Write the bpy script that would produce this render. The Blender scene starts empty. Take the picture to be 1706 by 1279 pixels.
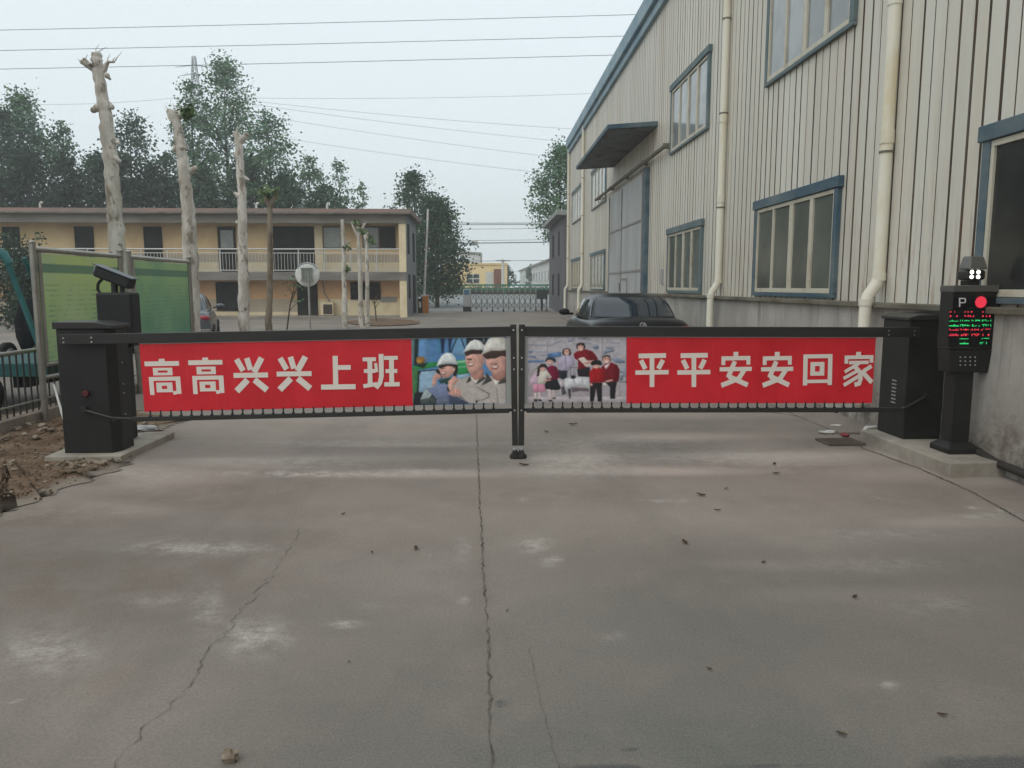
import bpy, bmesh, math, random
from mathutils import Vector, Matrix
import numpy as np
random.seed(7); np.random.seed(7)
D = bpy.data; S = bpy.context.scene; COL = S.collection
R = math.radians

# ------------------------------------------------------------------ camera
F = 1280.0; CX, CY = 853.0, 639.5; HOR, VPX = 477.0, 808.0
CAMZ = 1.5
PITCH = math.atan((CY - HOR) / F)
YAW = math.atan((CX - VPX) / math.hypot(F, CY - HOR))
cam = D.cameras.new('camera'); cam.sensor_width = 36; cam.lens = 36 * F / 1706
cam.clip_start = 0.05; cam.clip_end = 3000
camo = D.objects.new('camera', cam); COL.objects.link(camo)
camo.location = (0, 0, CAMZ); camo.rotation_euler = (R(90) - PITCH, 0, -YAW)
S.camera = camo
_RM = camo.rotation_euler.to_matrix()
_RI = np.array(_RM).T
def ray(px, py):
    return _RM @ Vector(((px - CX) / F, -(py - CY) / F, -1))
def at_y(px, py, Y):
    d = ray(px, py); t = Y / d.y; return Vector((d.x * t, Y, CAMZ + d.z * t))
def at_z(px, py, z=0.0):
    d = ray(px, py); t = (z - CAMZ) / d.z; return Vector((d.x * t, d.y * t, z))
def at_x(px, py, X):
    d = ray(px, py); t = X / d.x; return Vector((X, d.y * t, CAMZ + d.z * t))

# ------------------------------------------------------------------ world and sun
S.view_settings.view_transform = 'Standard'; S.view_settings.look = 'None'
S.view_settings.exposure = 0.18; S.view_settings.gamma = 1
SUN_EL, SUN_AZ = 48, 215      # soft light from behind and to the left
w = D.worlds.new('World'); S.world = w; w.use_nodes = True
nt = w.node_tree; nt.nodes.clear()
sky = nt.nodes.new('ShaderNodeTexSky'); sky.sky_type = 'NISHITA'; sky.sun_disc = False
sky.sun_elevation = R(SUN_EL); sky.sun_rotation = R(SUN_AZ)
sky.air_density = 1.0; sky.dust_density = 4.0; sky.ozone_density = 1.5
mix = nt.nodes.new('ShaderNodeMix'); mix.data_type = 'RGBA'
mix.inputs[0].default_value = 0.93                      # thick overcast veil over the clear sky
mix.inputs[7].default_value = (8.15, 9.0, 9.4, 1)
bg = nt.nodes.new('ShaderNodeBackground'); bg.inputs['Strength'].default_value = 0.1
out = nt.nodes.new('ShaderNodeOutputWorld')
nt.links.new(sky.outputs[0], mix.inputs[6]); nt.links.new(mix.outputs[2], bg.inputs['Color'])
nt.links.new(bg.outputs[0], out.inputs['Surface'])
sl = D.lights.new('sun', 'SUN'); sl.energy = 0.75; sl.angle = R(50); sl.color = (1, 0.95, 0.88)
so = D.objects.new('sun', sl); COL.objects.link(so)
_el, _az = R(SUN_EL), R(SUN_AZ)
_sd = Vector((math.sin(_az) * math.cos(_el), math.cos(_az) * math.cos(_el), math.sin(_el)))
so.rotation_euler = _sd.to_track_quat('Z', 'Y').to_euler(); so.location = (-20, -20, 40)
S.cycles.volume_bounces = 1; S.cycles.max_bounces = 6

# ------------------------------------------------------------------ helpers
def lin(v):
    v /= 255.0
    return v / 12.92 if v <= 0.04045 else ((v + 0.055) / 1.055) ** 2.4
def c3(r, g, b, k=1.0):
    return (lin(r) * k, lin(g) * k, lin(b) * k, 1)

class NT:
    """small node-building helper"""
    def __init__(s, name):
        s.m = D.materials.new(name); s.m.use_nodes = True; s.t = s.m.node_tree
        s.b = s.t.nodes['Principled BSDF']
        s.pos = s.n('ShaderNodeNewGeometry').outputs['Position']
    def n(s, typ, **kw):
        x = s.t.nodes.new(typ)
        for k, v in kw.items(): setattr(x, k, v)
        return x
    def l(s, a, b): s.t.links.new(a, b)
    def coord(s, scale=(1, 1, 1), src=None):
        mp = s.n('ShaderNodeMapping'); mp.inputs['Scale'].default_value = scale
        s.l(src or s.pos, mp.inputs['Vector']); return mp.outputs[0]
    def noise(s, scale=5, detail=4, rough=.6, stretch=(1, 1, 1), src=None):
        x = s.n('ShaderNodeTexNoise'); x.inputs['Scale'].default_value = scale
        x.inputs['Detail'].default_value = detail; x.inputs['Roughness'].default_value = rough
        s.l(s.coord(stretch, src), x.inputs['Vector']); return x.outputs['Fac']
    def ramp(s, f, a, b, smooth=True):
        x = s.n('ShaderNodeMapRange'); x.interpolation_type = 'SMOOTHSTEP' if smooth else 'LINEAR'
        x.inputs['From Min'].default_value = a; x.inputs['From Max'].default_value = b
        s.l(f, x.inputs['Value']); return x.outputs[0]
    def math(s, op, a, b=None):
        x = s.n('ShaderNodeMath', operation=op)
        for i, v in enumerate((a, b)):
            if v is None: continue
            if isinstance(v, (int, float)): x.inputs[i].default_value = v
            else: s.l(v, x.inputs[i])
        return x.outputs[0]
    def mixc(s, f, a, b):
        x = s.n('ShaderNodeMix', data_type='RGBA')
        for i, v in ((0, f), (6, a), (7, b)):
            if isinstance(v, (int, float)): x.inputs[i].default_value = v
            elif isinstance(v, tuple): x.inputs[i].default_value = v
            else: s.l(v, x.inputs[i])
        return x.outputs[2]
    def attr(s, name):
        x = s.n('ShaderNodeAttribute'); x.attribute_name = name; return x.outputs['Fac']
    def xyz(s):
        x = s.n('ShaderNodeSeparateXYZ'); s.l(s.pos, x.inputs[0]); return x.outputs
    def color(s, v):
        if isinstance(v, tuple): s.b.inputs['Base Color'].default_value = v
        else: s.l(v, s.b.inputs['Base Color'])
    def bump(s, f, strength=.3, dist=.02):
        x = s.n('ShaderNodeBump'); x.inputs['Strength'].default_value = strength
        x.inputs['Distance'].default_value = dist
        s.l(f, x.inputs['Height']); s.l(x.outputs[0], s.b.inputs['Normal'])
    def set(s, rough=.6, metal=0, spec=.5):
        s.b.inputs['Roughness'].default_value = rough; s.b.inputs['Metallic'].default_value = metal
        s.b.inputs['Specular IOR Level'].default_value = spec; return s.m

def simple(name, col, rough=.6, metal=0, spec=.4, col2=None, scale=3, lo=.35, hi=.7, stretch=(1, 1, 1), bump=0, bscale=40, bdist=.005):
    n = NT(name)
    if col2: n.color(n.mixc(n.ramp(n.noise(scale, 5, .65, stretch), lo, hi), col, col2))
    else: n.color(col)
    if bump: n.bump(n.noise(bscale, 3), bump, bdist)
    return n.set(rough, metal, spec)
def emis(name, col, s):
    n = NT(name); n.color((0, 0, 0, 1)); n.b.inputs['Emission Color'].default_value = col
    n.b.inputs['Emission Strength'].default_value = s; return n.set(.5)

class MB:
    """collects shapes, links them as one mesh object"""
    def __init__(s): s.v = []; s.f = []; s.mi = []; s.sm = []; s.k = 0; s.smooth = False
    def add(s, vs, fs):
        b = len(s.v); s.v += [tuple(p) for p in vs]
        for f in fs: s.f.append([b + i for i in f]); s.mi.append(s.k); s.sm.append(s.smooth)
    def box(s, a, b, rz=0, pivot=None):
        (x0, y0, z0), (x1, y1, z1) = a, b
        vs = [Vector(p) for p in ((x0,y0,z0),(x1,y0,z0),(x1,y1,z0),(x0,y1,z0),(x0,y0,z1),(x1,y0,z1),(x1,y1,z1),(x0,y1,z1))]
        if rz:
            pv = Vector(pivot) if pivot else Vector(((x0+x1)/2,(y0+y1)/2,0)); m = Matrix.Rotation(rz, 3, 'Z')
            vs = [m @ (q - pv) + pv for q in vs]
        s.hexa(vs)
    def hexa(s, vs):
        s.add(vs, [(0,3,2,1),(4,5,6,7),(0,1,5,4),(1,2,6,5),(2,3,7,6),(3,0,4,7)])
    def fbox(s, fn, s0, s1, h0, h1, o0, o1):
        s.hexa([fn(*p) for p in ((s0,h0,o0),(s1,h0,o0),(s1,h0,o1),(s0,h0,o1),(s0,h1,o0),(s1,h1,o0),(s1,h1,o1),(s0,h1,o1))])
    def cyl(s, p0, p1, r0, r1=None, n=12, cap=True):
        s.tube([p0, p1], [r0, r0 if r1 is None else r1], n, cap)
    def tube(s, pts, rs, n=10, cap=True):
        pts = [Vector(p) for p in pts]
        if isinstance(rs, (int, float)): rs = [rs] * len(pts)
        b = len(s.v); prev = None; rings = []
        for i, p in enumerate(pts):
            d = (pts[min(i+1, len(pts)-1)] - pts[max(i-1, 0)]).normalized()
            u = prev - d * prev.dot(d) if prev is not None else Vector()
            if u.length < 1e-4:
                u = d.cross(Vector((0, 0, 1)) if abs(d.z) < .9 else Vector((0, 1, 0)))
            u.normalize(); prev = u; v = d.cross(u)
            rings.append([p + (u * math.cos(a) + v * math.sin(a)) * rs[i] for a in [2*math.pi*k/n for k in range(n)]])
        vs = [q for r in rings for q in r]; fs = []
        for i in range(len(pts) - 1):
            for k in range(n):
                fs.append((i*n+k, i*n+(k+1) % n, (i+1)*n+(k+1) % n, (i+1)*n+k))
        old = s.smooth; s.smooth = True; s.add(vs, fs); s.smooth = False
        if cap:
            s.add(rings[0], [tuple(reversed(range(n)))]); s.add(rings[-1], [tuple(range(n))])
        s.smooth = old
    def prism(s, poly, d):
        """poly: list of Vectors, swept by vector d"""
        n = len(poly); poly = [Vector(p) for p in poly]; d = Vector(d)
        s.add(poly + [p + d for p in poly], [tuple(reversed(range(n))), tuple(range(n, 2*n))] +
              [(i, (i+1) % n, n + (i+1) % n, n + i) for i in range(n)])
    def poly(s, pts): s.add(pts, [tuple(range(len(pts)))])
    def sphere(s, c, r, n=12, m=8, sc=(1, 1, 1)):
        c = Vector(c); vs = []; fs = []
        for i in range(m + 1):
            t = math.pi * i / m
            for k in range(n):
                a = 2*math.pi*k/n
                vs.append(c + Vector((math.sin(t)*math.cos(a)*r*sc[0], math.sin(t)*math.sin(a)*r*sc[1], math.cos(t)*r*sc[2])))
        for i in range(m):
            for k in range(n):
                fs.append((i*n+k, (i+1)*n+k, (i+1)*n+(k+1) % n, i*n+(k+1) % n))
        o = s.smooth; s.smooth = True; s.add(vs, fs); s.smooth = o
    def lathe(s, prof, axis0, axis1, n=20):
        """prof: (distance along axis, radius)"""
        a = Vector(axis0); d = (Vector(axis1) - a).normalized()
        s.tube([a + d * t for t, r in prof], [r for t, r in prof], n, True)
    def build(s, name, mats, parent=None, local=False, bevel=0, sub=0):
        me = D.meshes.new(name)
        off = Vector((0, 0, 0))
        if parent is not None and not local: off = wloc(parent)
        me.from_pydata([Vector(p) - off for p in s.v], [], s.f)
        if not isinstance(mats, (list, tuple)): mats = [mats]
        for m in mats: me.materials.append(m)
        me.polygons.foreach_set('material_index', s.mi); me.polygons.foreach_set('use_smooth', s.sm)
        me.update()
        o = D.objects.new(name, me); COL.objects.link(o)
        if parent is not None: o.parent = parent
        if bevel:
            md = o.modifiers.new('bevel', 'BEVEL'); md.width = bevel; md.segments = 2; md.limit_method = 'ANGLE'; md.angle_limit = R(40)
        if sub:
            md = o.modifiers.new('sub', 'SUBSURF'); md.levels = md.render_levels = sub
        return o
def pieces(mb, name, mats, parent=None, local=False, bevel=0):
    """build each separate (non touching) shape of a builder as an object of its own"""
    n = len(mb.v); par = list(range(n))
    def find(a):
        while par[a] != a: par[a] = par[par[a]]; a = par[a]
        return a
    seen = {}
    for i, v in enumerate(mb.v):
        k = tuple(round(x, 5) for x in v)
        if k in seen: par[find(i)] = find(seen[k])
        else: seen[k] = i
    for f in mb.f:
        for a in f[1:]: par[find(a)] = find(f[0])
    box = {}
    for i, v in enumerate(mb.v):
        r = find(i); b = box.setdefault(r, [list(v), list(v)])
        for k in range(3): b[0][k] = min(b[0][k], v[k]); b[1][k] = max(b[1][k], v[k])
    ks = list(box)
    for i, a in enumerate(ks):
        for b in ks[:i]:
            if all(box[a][0][k] < box[b][1][k] + .003 and box[b][0][k] < box[a][1][k] + .003 for k in range(3)): par[find(a)] = find(b)
    groups = {}
    for j, f in enumerate(mb.f): groups.setdefault(find(f[0]), []).append(j)
    out = []
    for g in groups.values():
        m = MB(); mp = {}
        for j in g:
            for a in mb.f[j]:
                if a not in mp: mp[a] = len(m.v); m.v.append(mb.v[a])
            m.f.append([mp[a] for a in mb.f[j]]); m.mi.append(mb.mi[j]); m.sm.append(mb.sm[j])
        out.append(m.build(name, mats, parent, local, bevel))
    return out
def wloc(o):
    v = Vector(o.location)
    while o.parent: o = o.parent; v += Vector(o.location)
    return v
def tag(o, label=None, cat=None, group=None, kind=None):
    for k, v in (('label', label), ('category', cat), ('group', group), ('kind', kind)):
        if v: o[k] = v
    return o
def thing(name, label, cat, loc=(0, 0, 0), rz=0, group=None):
    o = D.objects.new(name, None); COL.objects.link(o); o.location = loc; o.rotation_euler = (0, 0, rz)
    o.empty_display_size = .2
    return tag(o, label, cat, group)
def struct(o, label=None, cat=None): return tag(o, label, cat, None, 'structure')
def copy_tree(o, parent=None):
    q = o.copy(); COL.objects.link(q)
    if parent is not None: q.parent = parent
    for ch in [x for x in D.objects if x.parent == o]: copy_tree(ch, q)
    return q
def rot(z): return Matrix.Rotation(z, 3, 'Z')

# ------------------------------------------------------------------ materials
M_black = simple('black_powder_coat', c3(29, 29, 27), .5, 0, .35, c3(38, 37, 34), 4)
M_black2 = simple('black_rail_paint', c3(38, 37, 35), .42, .05, .45, c3(48, 46, 43), 6, stretch=(.3, 1, 1))
M_rubber = simple('black_rubber', c3(28, 27, 26), .8, 0, .3, c3(52, 48, 44), 20)
M_steel = simple('bright_bolt_steel', (.6, .6, .6, 1), .3, .9)
M_alu = simple('aluminium_strip', c3(165, 165, 163), .45, .3, .5)
M_stain = simple('stainless_tube', (.34, .32, .28, 1), .36, .7, .5, (.24, .22, .19, 1), 3)
M_blue = simple('faded_blue_steel', c3(62, 86, 100), .65, 0, .3, c3(104, 116, 118), 1.6, .4, .72, (1, .5, 1))
M_bluegrey = simple('faded_bluegrey_steel', c3(88, 106, 110), .65, 0, .3, c3(120, 128, 126), 1.6, .4, .72, (1, .5, 1))
M_blue2 = simple('pale_blue_gutter', c3(112, 142, 158), .55, 0, .35, c3(146, 166, 174), 1.2, .35, .7)
M_cream = simple('cream_window_frame', c3(196, 190, 172), .5, 0, .4, c3(164, 152, 130), 3, .45, .8)
M_pvc = simple('yellowed_plastic_pipe', c3(222, 217, 200), .45, 0, .45, c3(206, 190, 150), 1.6, .5, .8, (1, 1, .5))
M_dark = simple('dark_interior', c3(38, 37, 35), .9, 0, .1, c3(52, 50, 46), 2)
M_white = simple('white_paint', c3(214, 213, 208), .6, 0, .3, c3(190, 188, 180), 4)
M_cgrey = simple('grey_painted_concrete', c3(150, 147, 142), .85, 0, .2, c3(128, 124, 118), 1.3, .4, .7, (.3, 1, 1.5), .15, 30)
M_teal = simple('teal_paint', c3(48, 104, 106), .5, 0, .4, c3(32, 80, 84), 4)
M_orange = simple('orange_paint', c3(190, 120, 50), .5, 0, .4)
M_green = simple('green_rail_paint', c3(44, 112, 84), .5, 0, .4)

def glass(name, col, rough=.06, spec=.5):
    n = NT(name); n.color(n.mixc(n.ramp(n.noise(.8, 3), .35, .7), col, tuple(x * .55 for x in col[:3]) + (1,)))
    n.bump(n.noise(1.3, 2), .05, .02)
    return n.set(rough, 0, spec)
M_glass = glass('dusty_window_glass', c3(98, 103, 96), .12)
M_glass_up = glass('sky_window_glass', c3(158, 163, 163), .1, .7)  # sky reflection put into the pale pane colour
M_glass_dark = glass('dark_window_glass', c3(58, 59, 57), .08)

def concrete_road():
    n = NT('worn_concrete_slab')
    big = n.noise(.45, 6, .62); mid = n.noise(2.4, 8, .74); fine = n.noise(75, 4, .75); grit = n.noise(160, 2, .6)
    c = n.mixc(n.ramp(big, .36, .66), c3(124, 116, 109), c3(143, 132, 123))
    c = n.mixc(n.math('MULTIPLY', n.ramp(mid, .47, .72), .5), c, c3(112, 107, 101))
    streak = n.noise(.8, 8, .74, (1.3, .8, 1))
    c = n.mixc(n.math('MULTIPLY', n.ramp(streak, .52, .72), .45), c, c3(164, 153, 140))
    green = n.noise(.33, 4, .6, (1.0, .7, 1))
    c = n.mixc(n.math('MULTIPLY', n.ramp(green, .52, .68), .4), c, c3(116, 117, 110))
    # dusty, damp, dirty and chalky patches where the slab has them
    dust = n.math('MULTIPLY', n.attr('dust'), n.ramp(n.noise(2.2, 8, .72), .0, .5))
    c = n.mixc(n.math('MINIMUM', dust, .9), c, c3(190, 176, 165))
    xyz = n.xyz()
    wob = n.math('MULTIPLY', n.math('SUBTRACT', n.noise(.7, 3), .5), .5); xx = n.math('ADD', xyz[0], wob)
    for xc in (-1.55, .95):
        tr = n.math('SUBTRACT', 1.0, n.ramp(n.math('ABSOLUTE', n.math('SUBTRACT', xx, xc)), .10, .55))
        tr = n.math('MULTIPLY', tr, n.ramp(n.noise(3.2, 6, .7, (1, .25, 1)), .3, .7))
        c = n.mixc(n.math('MULTIPLY', tr, .35), c, c3(104, 99, 92))
    c = n.mixc(n.math('MULTIPLY', n.ramp(n.noise(.28, 5, .65, (1, 1.2, 1)), .46, .62), .35), c, c3(148, 136, 124))
    grey_green = n.math('MULTIPLY', n.attr('grey_green'), n.ramp(n.noise(1.7, 8, .72), .15, .6))  # patches mixed towards a darker grey-green
    c = n.mixc(n.math('MINIMUM', grey_green, .85), c, c3(102, 104, 98))
    dirty = n.math('MULTIPLY', n.attr('dirty'), n.ramp(n.noise(3, 6, .7), .2, .65))
    c = n.mixc(n.math('MINIMUM', dirty, .8), c, c3(108, 93, 80))
    damp = n.ramp(n.math('ADD', n.attr('damp'), n.math('MULTIPLY', n.math('SUBTRACT', n.noise(5, 6, .7), .5), 1.0)), .35, .7)
    c = n.mixc(n.math('MULTIPLY', damp, .75), c, c3(70, 73, 75))
    sc = n.math('MULTIPLY', n.attr('chalk'), n.ramp(n.noise(8, 9, .8), .36, .70))
    sc = n.math('MINIMUM', sc, .85)
    c = n.mixc(sc, c, c3(200, 194, 185))
    speck = n.ramp(n.noise(30, 3, .6), .68, .74)
    c = n.mixc(n.math('MULTIPLY', speck, .5), c, c3(82, 76, 69))
    pit = n.ramp(n.noise(11, 3, .7), .70, .74)
    c = n.mixc(n.math('MULTIPLY', pit, .35), c, c3(90, 84, 78))
    wsp = n.ramp(n.noise(7.3, 2, .5), .745, .77)
    c = n.mixc(n.math('MULTIPLY', wsp, .35), c, c3(176, 168, 158))
    c = n.mixc(n.math('MULTIPLY', n.ramp(fine, .3, .7), .32), c, c3(80, 75, 69))
    c = n.mixc(n.math('MULTIPLY', n.ramp(grit, .5, .7), .3), c, c3(168, 160, 150))
    n.color(c)
    n.bump(n.math('ADD', n.math('MULTIPLY', fine, .7), n.math('MULTIPLY', n.noise(14, 6, .75), .9)), .5, .006)
    return n.set(.85, 0, .22)
M_road = concrete_road()
M_pad = simple('pale_cast_concrete', c3(162, 154, 142), .85, 0, .25, c3(136, 128, 117), 3, .35, .7, (1, 1, 1), .25, 45)
M_pad_side = simple('rough_form_concrete', c3(150, 143, 130), .9, 0, .2, c3(112, 103, 90), 4, .35, .65, (.6, .6, 3), .5, 30, .01)
def dirt_mat():
    n = NT('brown_dirt')
    c = n.mixc(n.ramp(n.noise(2.2, 6, .7), .35, .65), c3(98, 78, 61), c3(126, 106, 88))
    c = n.mixc(n.ramp(n.noise(9, 5, .7), .5, .7), c, c3(70, 54, 41))
    c = n.mixc(n.math('MULTIPLY', n.ramp(n.noise(28, 3, .6), .6, .7), .6), c, c3(160, 148, 132))
    e = n.ramp(n.math('ADD', n.attr('edge'), n.math('MULTIPLY', n.math('SUBTRACT', n.noise(6, 7, .75), .5), .9)), .25, .75)
    c = n.mixc(e, c, c3(138, 128, 116))
    n.color(c); n.bump(n.noise(16, 8, .75), .6, .03)
    return n.set(.95, 0, .1)
M_dirt = dirt_mat()
M_crack = simple('crack_dark', c3(80, 73, 66), .95, 0, .1, c3(112, 105, 97), 7, .35, .6)  # dark tone of the cracks and slab joints
M_stone = simple('broken_concrete_lump', c3(150, 138, 122), .95, 0, .15, c3(108, 94, 78), 9, .35, .65, (1, 1, 1), .6, 40, .01)
M_leaf_dry = simple('dry_leaf', c3(64, 50, 38), .8, 0, .2, c3(92, 74, 52), 30)
M_ground = simple('bare_ground', c3(126, 118, 104), .95, 0, .1, c3(104, 100, 84), .6)
M_asphalt = simple('pale_public_road', c3(142, 144, 144), .9, 0, .15, c3(130, 132, 131), .3, .3, .7)

def cladding():
    n = NT('weathered_cream_cladding'); xyz = n.xyz()
    v = n.noise(1.0, 4, .6, (1, 1.1, .12))
    c = n.mixc(n.ramp(v, .35, .68), c3(214, 210, 198), c3(202, 197, 184))
    far = n.ramp(n.math('ADD', xyz[1], n.math('MULTIPLY', n.noise(.5, 3), 6)), 15, 24)
    tan = n.math('ADD', n.math('MULTIPLY', far, .45), .55)
    c = n.mixc(n.math('MULTIPLY', n.math('MULTIPLY', n.ramp(n.noise(3.5, 5, .7, (1, 1.6, .10)), .44, .70), tan), .5), c, c3(202, 176, 148))
    c = n.mixc(n.math('MULTIPLY', n.ramp(n.noise(6, 4, .7, (1, 2.5, .05)), .58, .78), .45), c, c3(178, 186, 184))
    low = n.ramp(xyz[2], 2.9, 1.3)
    rust = n.math('MULTIPLY', low, n.ramp(n.noise(5, 5, .7, (1, 2, .25)), .48, .72))
    c = n.mixc(n.math('MULTIPLY', rust, .75), c, c3(150, 104, 74))
    drip = n.ramp(n.noise(9, 4, .7, (1, 3, .06)), .60, .72)
    c = n.mixc(n.math('MULTIPLY', drip, .5), c, c3(140, 120, 98))
    n.color(c); n.bump(n.noise(1.6, 4, .55, (1, 1.6, .35)), .3, .04)
    return n.set(.5, 0, .35)
M_clad = cladding()
def groove():
    n = NT('dirty_cladding_rib')
    c = n.mixc(n.ramp(n.noise(3, 5, .7, (1, 3, .15)), .35, .7), c3(110, 101, 90), c3(74, 63, 53))
    c = n.mixc(n.math('MULTIPLY', n.ramp(n.noise(2.1, 4, .7, (1, 4, .3)), .55, .72), .7), c, c3(124, 84, 58))
    n.color(c); return n.set(.8, 0, .15)
M_groove = groove()
def plinth():
    n = NT('stained_render_plinth'); xyz = n.xyz()
    c = n.mixc(n.ramp(n.noise(1.6, 6, .65, (1, 1, .7)), .35, .65), c3(184, 179, 172), c3(162, 156, 148))
    drip = n.math('MULTIPLY', n.ramp(n.noise(4.0, 5, .7, (1, 1.7, .14)), .52, .74), n.ramp(xyz[2], .2, 1.25))
    c = n.mixc(n.math('MULTIPLY', drip, .75), c, c3(104, 98, 92))
    low = n.math('MULTIPLY', n.ramp(xyz[2], .85, .15), n.ramp(n.noise(3.2, 7, .75), .40, .66))
    c = n.mixc(n.math('MULTIPLY', low, .85), c, c3(96, 86, 74))
    pale = n.ramp(n.noise(2.4, 5, .7), .62, .75)
    c = n.mixc(n.math('MULTIPLY', pale, .4), c, c3(190, 184, 174))
    n.color(c); n.bump(n.noise(24, 6, .7), .5, .01)
    return n.set(.92, 0, .15)
M_plinth = plinth()
M_ledge = simple('weathered_ledge', c3(122, 118, 104), .8, 0, .2, c3(92, 84, 72), 3, .35, .7, (1, .5, 1))
def bark():
    n = NT('plane_tree_bark')
    a = n.noise(4.2, 6, .65, (1, 1, .35)); b = n.noise(7, 5, .65, (1, 1, .45)); f = n.noise(34, 4, .7, (1, 1, .25))
    c = n.mixc(n.ramp(a, .42, .58), c3(206, 200, 190), c3(180, 172, 160))
    c = n.mixc(n.math('MULTIPLY', n.ramp(b, .54, .62), .8), c, c3(126, 114, 97))
    c = n.mixc(n.math('MULTIPLY', n.ramp(n.noise(3, 4, .6), .64, .70), .8), c, c3(84, 72, 60))
    c = n.mixc(n.math('MULTIPLY', n.ramp(f, .5, .75), .45), c, c3(110, 101, 90))
    n.color(c); n.bump(n.math('ADD', a, f), .5, .02); return n.set(.9, 0, .15)
M_bark = bark()
M_bark_dark = simple('dark_bark', c3(92, 82, 68), .95, 0, .1, c3(62, 54, 46), 6, .4, .6, (1, 1, .3), .6, 20, .02)
def leafm(name, a, b, c_):
    n = NT(name); g = n.n('ShaderNodeNewGeometry')
    c = n.mixc(g.outputs['Random Per Island'], a, b)
    c = n.mixc(n.ramp(n.noise(.35, 3), .4, .7), c, c_)
    n.color(c); n.b.inputs['Transmission Weight'].default_value = 0
    return n.set(.7, 0, .25)
M_leaf1 = leafm('poplar_leaves', c3(66, 98, 70), c3(112, 142, 102), c3(80, 112, 90))
M_leaf2 = leafm('dark_leaves', c3(48, 72, 52), c3(76, 102, 70), c3(56, 76, 62))
M_leaf4 = leafm('shaded_evergreen_leaves', c3(34, 54, 40), c3(52, 74, 50), c3(40, 58, 44))
M_leaf3 = leafm('bright_leaves', c3(84, 106, 66), c3(112, 130, 84), c3(92, 114, 74))
def tilewall(name, a, b, sx, sz):
    n = NT(name); br = n.n('ShaderNodeTexBrick')
    mp = n.n('ShaderNodeMapping'); mp.inputs['Rotation'].default_value = (R(90), 0, R(90)); n.l(n.pos, mp.inputs['Vector'])
    n.l(mp.outputs[0], br.inputs['Vector']); br.inputs['Scale'].default_value = 1
    br.inputs['Brick Width'].default_value = sx; br.inputs['Row Height'].default_value = sz; br.inputs['Mortar Size'].default_value = .012
    br.inputs['Color1'].default_value = a; br.inputs['Color2'].default_value = b
    br.inputs['Mortar'].default_value = tuple(x * .6 for x in a[:3]) + (1,)
    n.color(br.outputs['Color']); return n.set(.75, 0, .3)
M_tile = tilewall('grey_wall_tiles', c3(150, 152, 154), c3(138, 140, 144), .5, .2)
M_yellow = simple('yellow_render', c3(226, 198, 154), .9, 0, .15, c3(208, 176, 134), .7, .35, .7, (1, 1, .6))
M_peach = simple('peach_render', c3(222, 180, 138), .9, 0, .15, c3(206, 164, 124), .8)
M_creamw = simple('cream_render', c3(232, 216, 182), .9, 0, .15, c3(210, 192, 156), .8)
M_band = simple('grey_wainscot', c3(186, 172, 150), .9, 0, .15, c3(168, 154, 134), .8)
M_soffit = simple('grey_soffit', c3(122, 115, 106), .9, 0, .1, c3(98, 90, 82), 1.2)
M_roof = simple('faded_red_roof', c3(132, 108, 100), .9, 0, .15, c3(112, 102, 95), 1.5, .35, .7, (.4, 1, 1))
M_greywall = simple('dark_grey_render', c3(118, 116, 118), .9, 0, .15, c3(104, 102, 104), .8)

def quadmesh(o): return o

# ------------------------------------------------------------------ ground
def gz(y): return 0 if y < 48 else (0.74 * min(1, (y - 48) / 27))
g = MB(); ys = [-600, -60, -5, 20, 47, 49, 52, 56, 60, 66, 75, 100, 200, 600]; xs = [-600, -150, -60, -30, -10, 0, 10, 30, 60, 150, 600]
for j in range(len(ys) - 1):
    for i in range(len(xs) - 1):
        g.poly([(xs[i], ys[j], gz(ys[j]) - .03), (xs[i+1], ys[j], gz(ys[j]) - .03), (xs[i+1], ys[j+1], gz(ys[j+1]) - .03), (xs[i], ys[j+1], gz(ys[j+1]) - .03)])
struct(g.build('ground', M_ground))
g = MB()
for a, b in ((47.3, 52), (52, 60), (60, 68), (68, 75)):
    g.poly([(-60, a, gz(a) + .004), (60, a, gz(a) + .004), (60, b, gz(b) + .004), (-60, b, gz(b) + .004)])
struct(g.build('public_road', M_asphalt))
g = MB(); g.poly([(-45, 16, 0), (4.3, 16, 0), (4.3, 47.3, 0), (-45, 47.3, 0)]); g.poly([(4.3, 38.6, 0), (14, 38.6, 0), (14, 47.3, 0), (4.3, 47.3, 0)])
struct(g.build('yard_floor', M_road))

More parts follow.
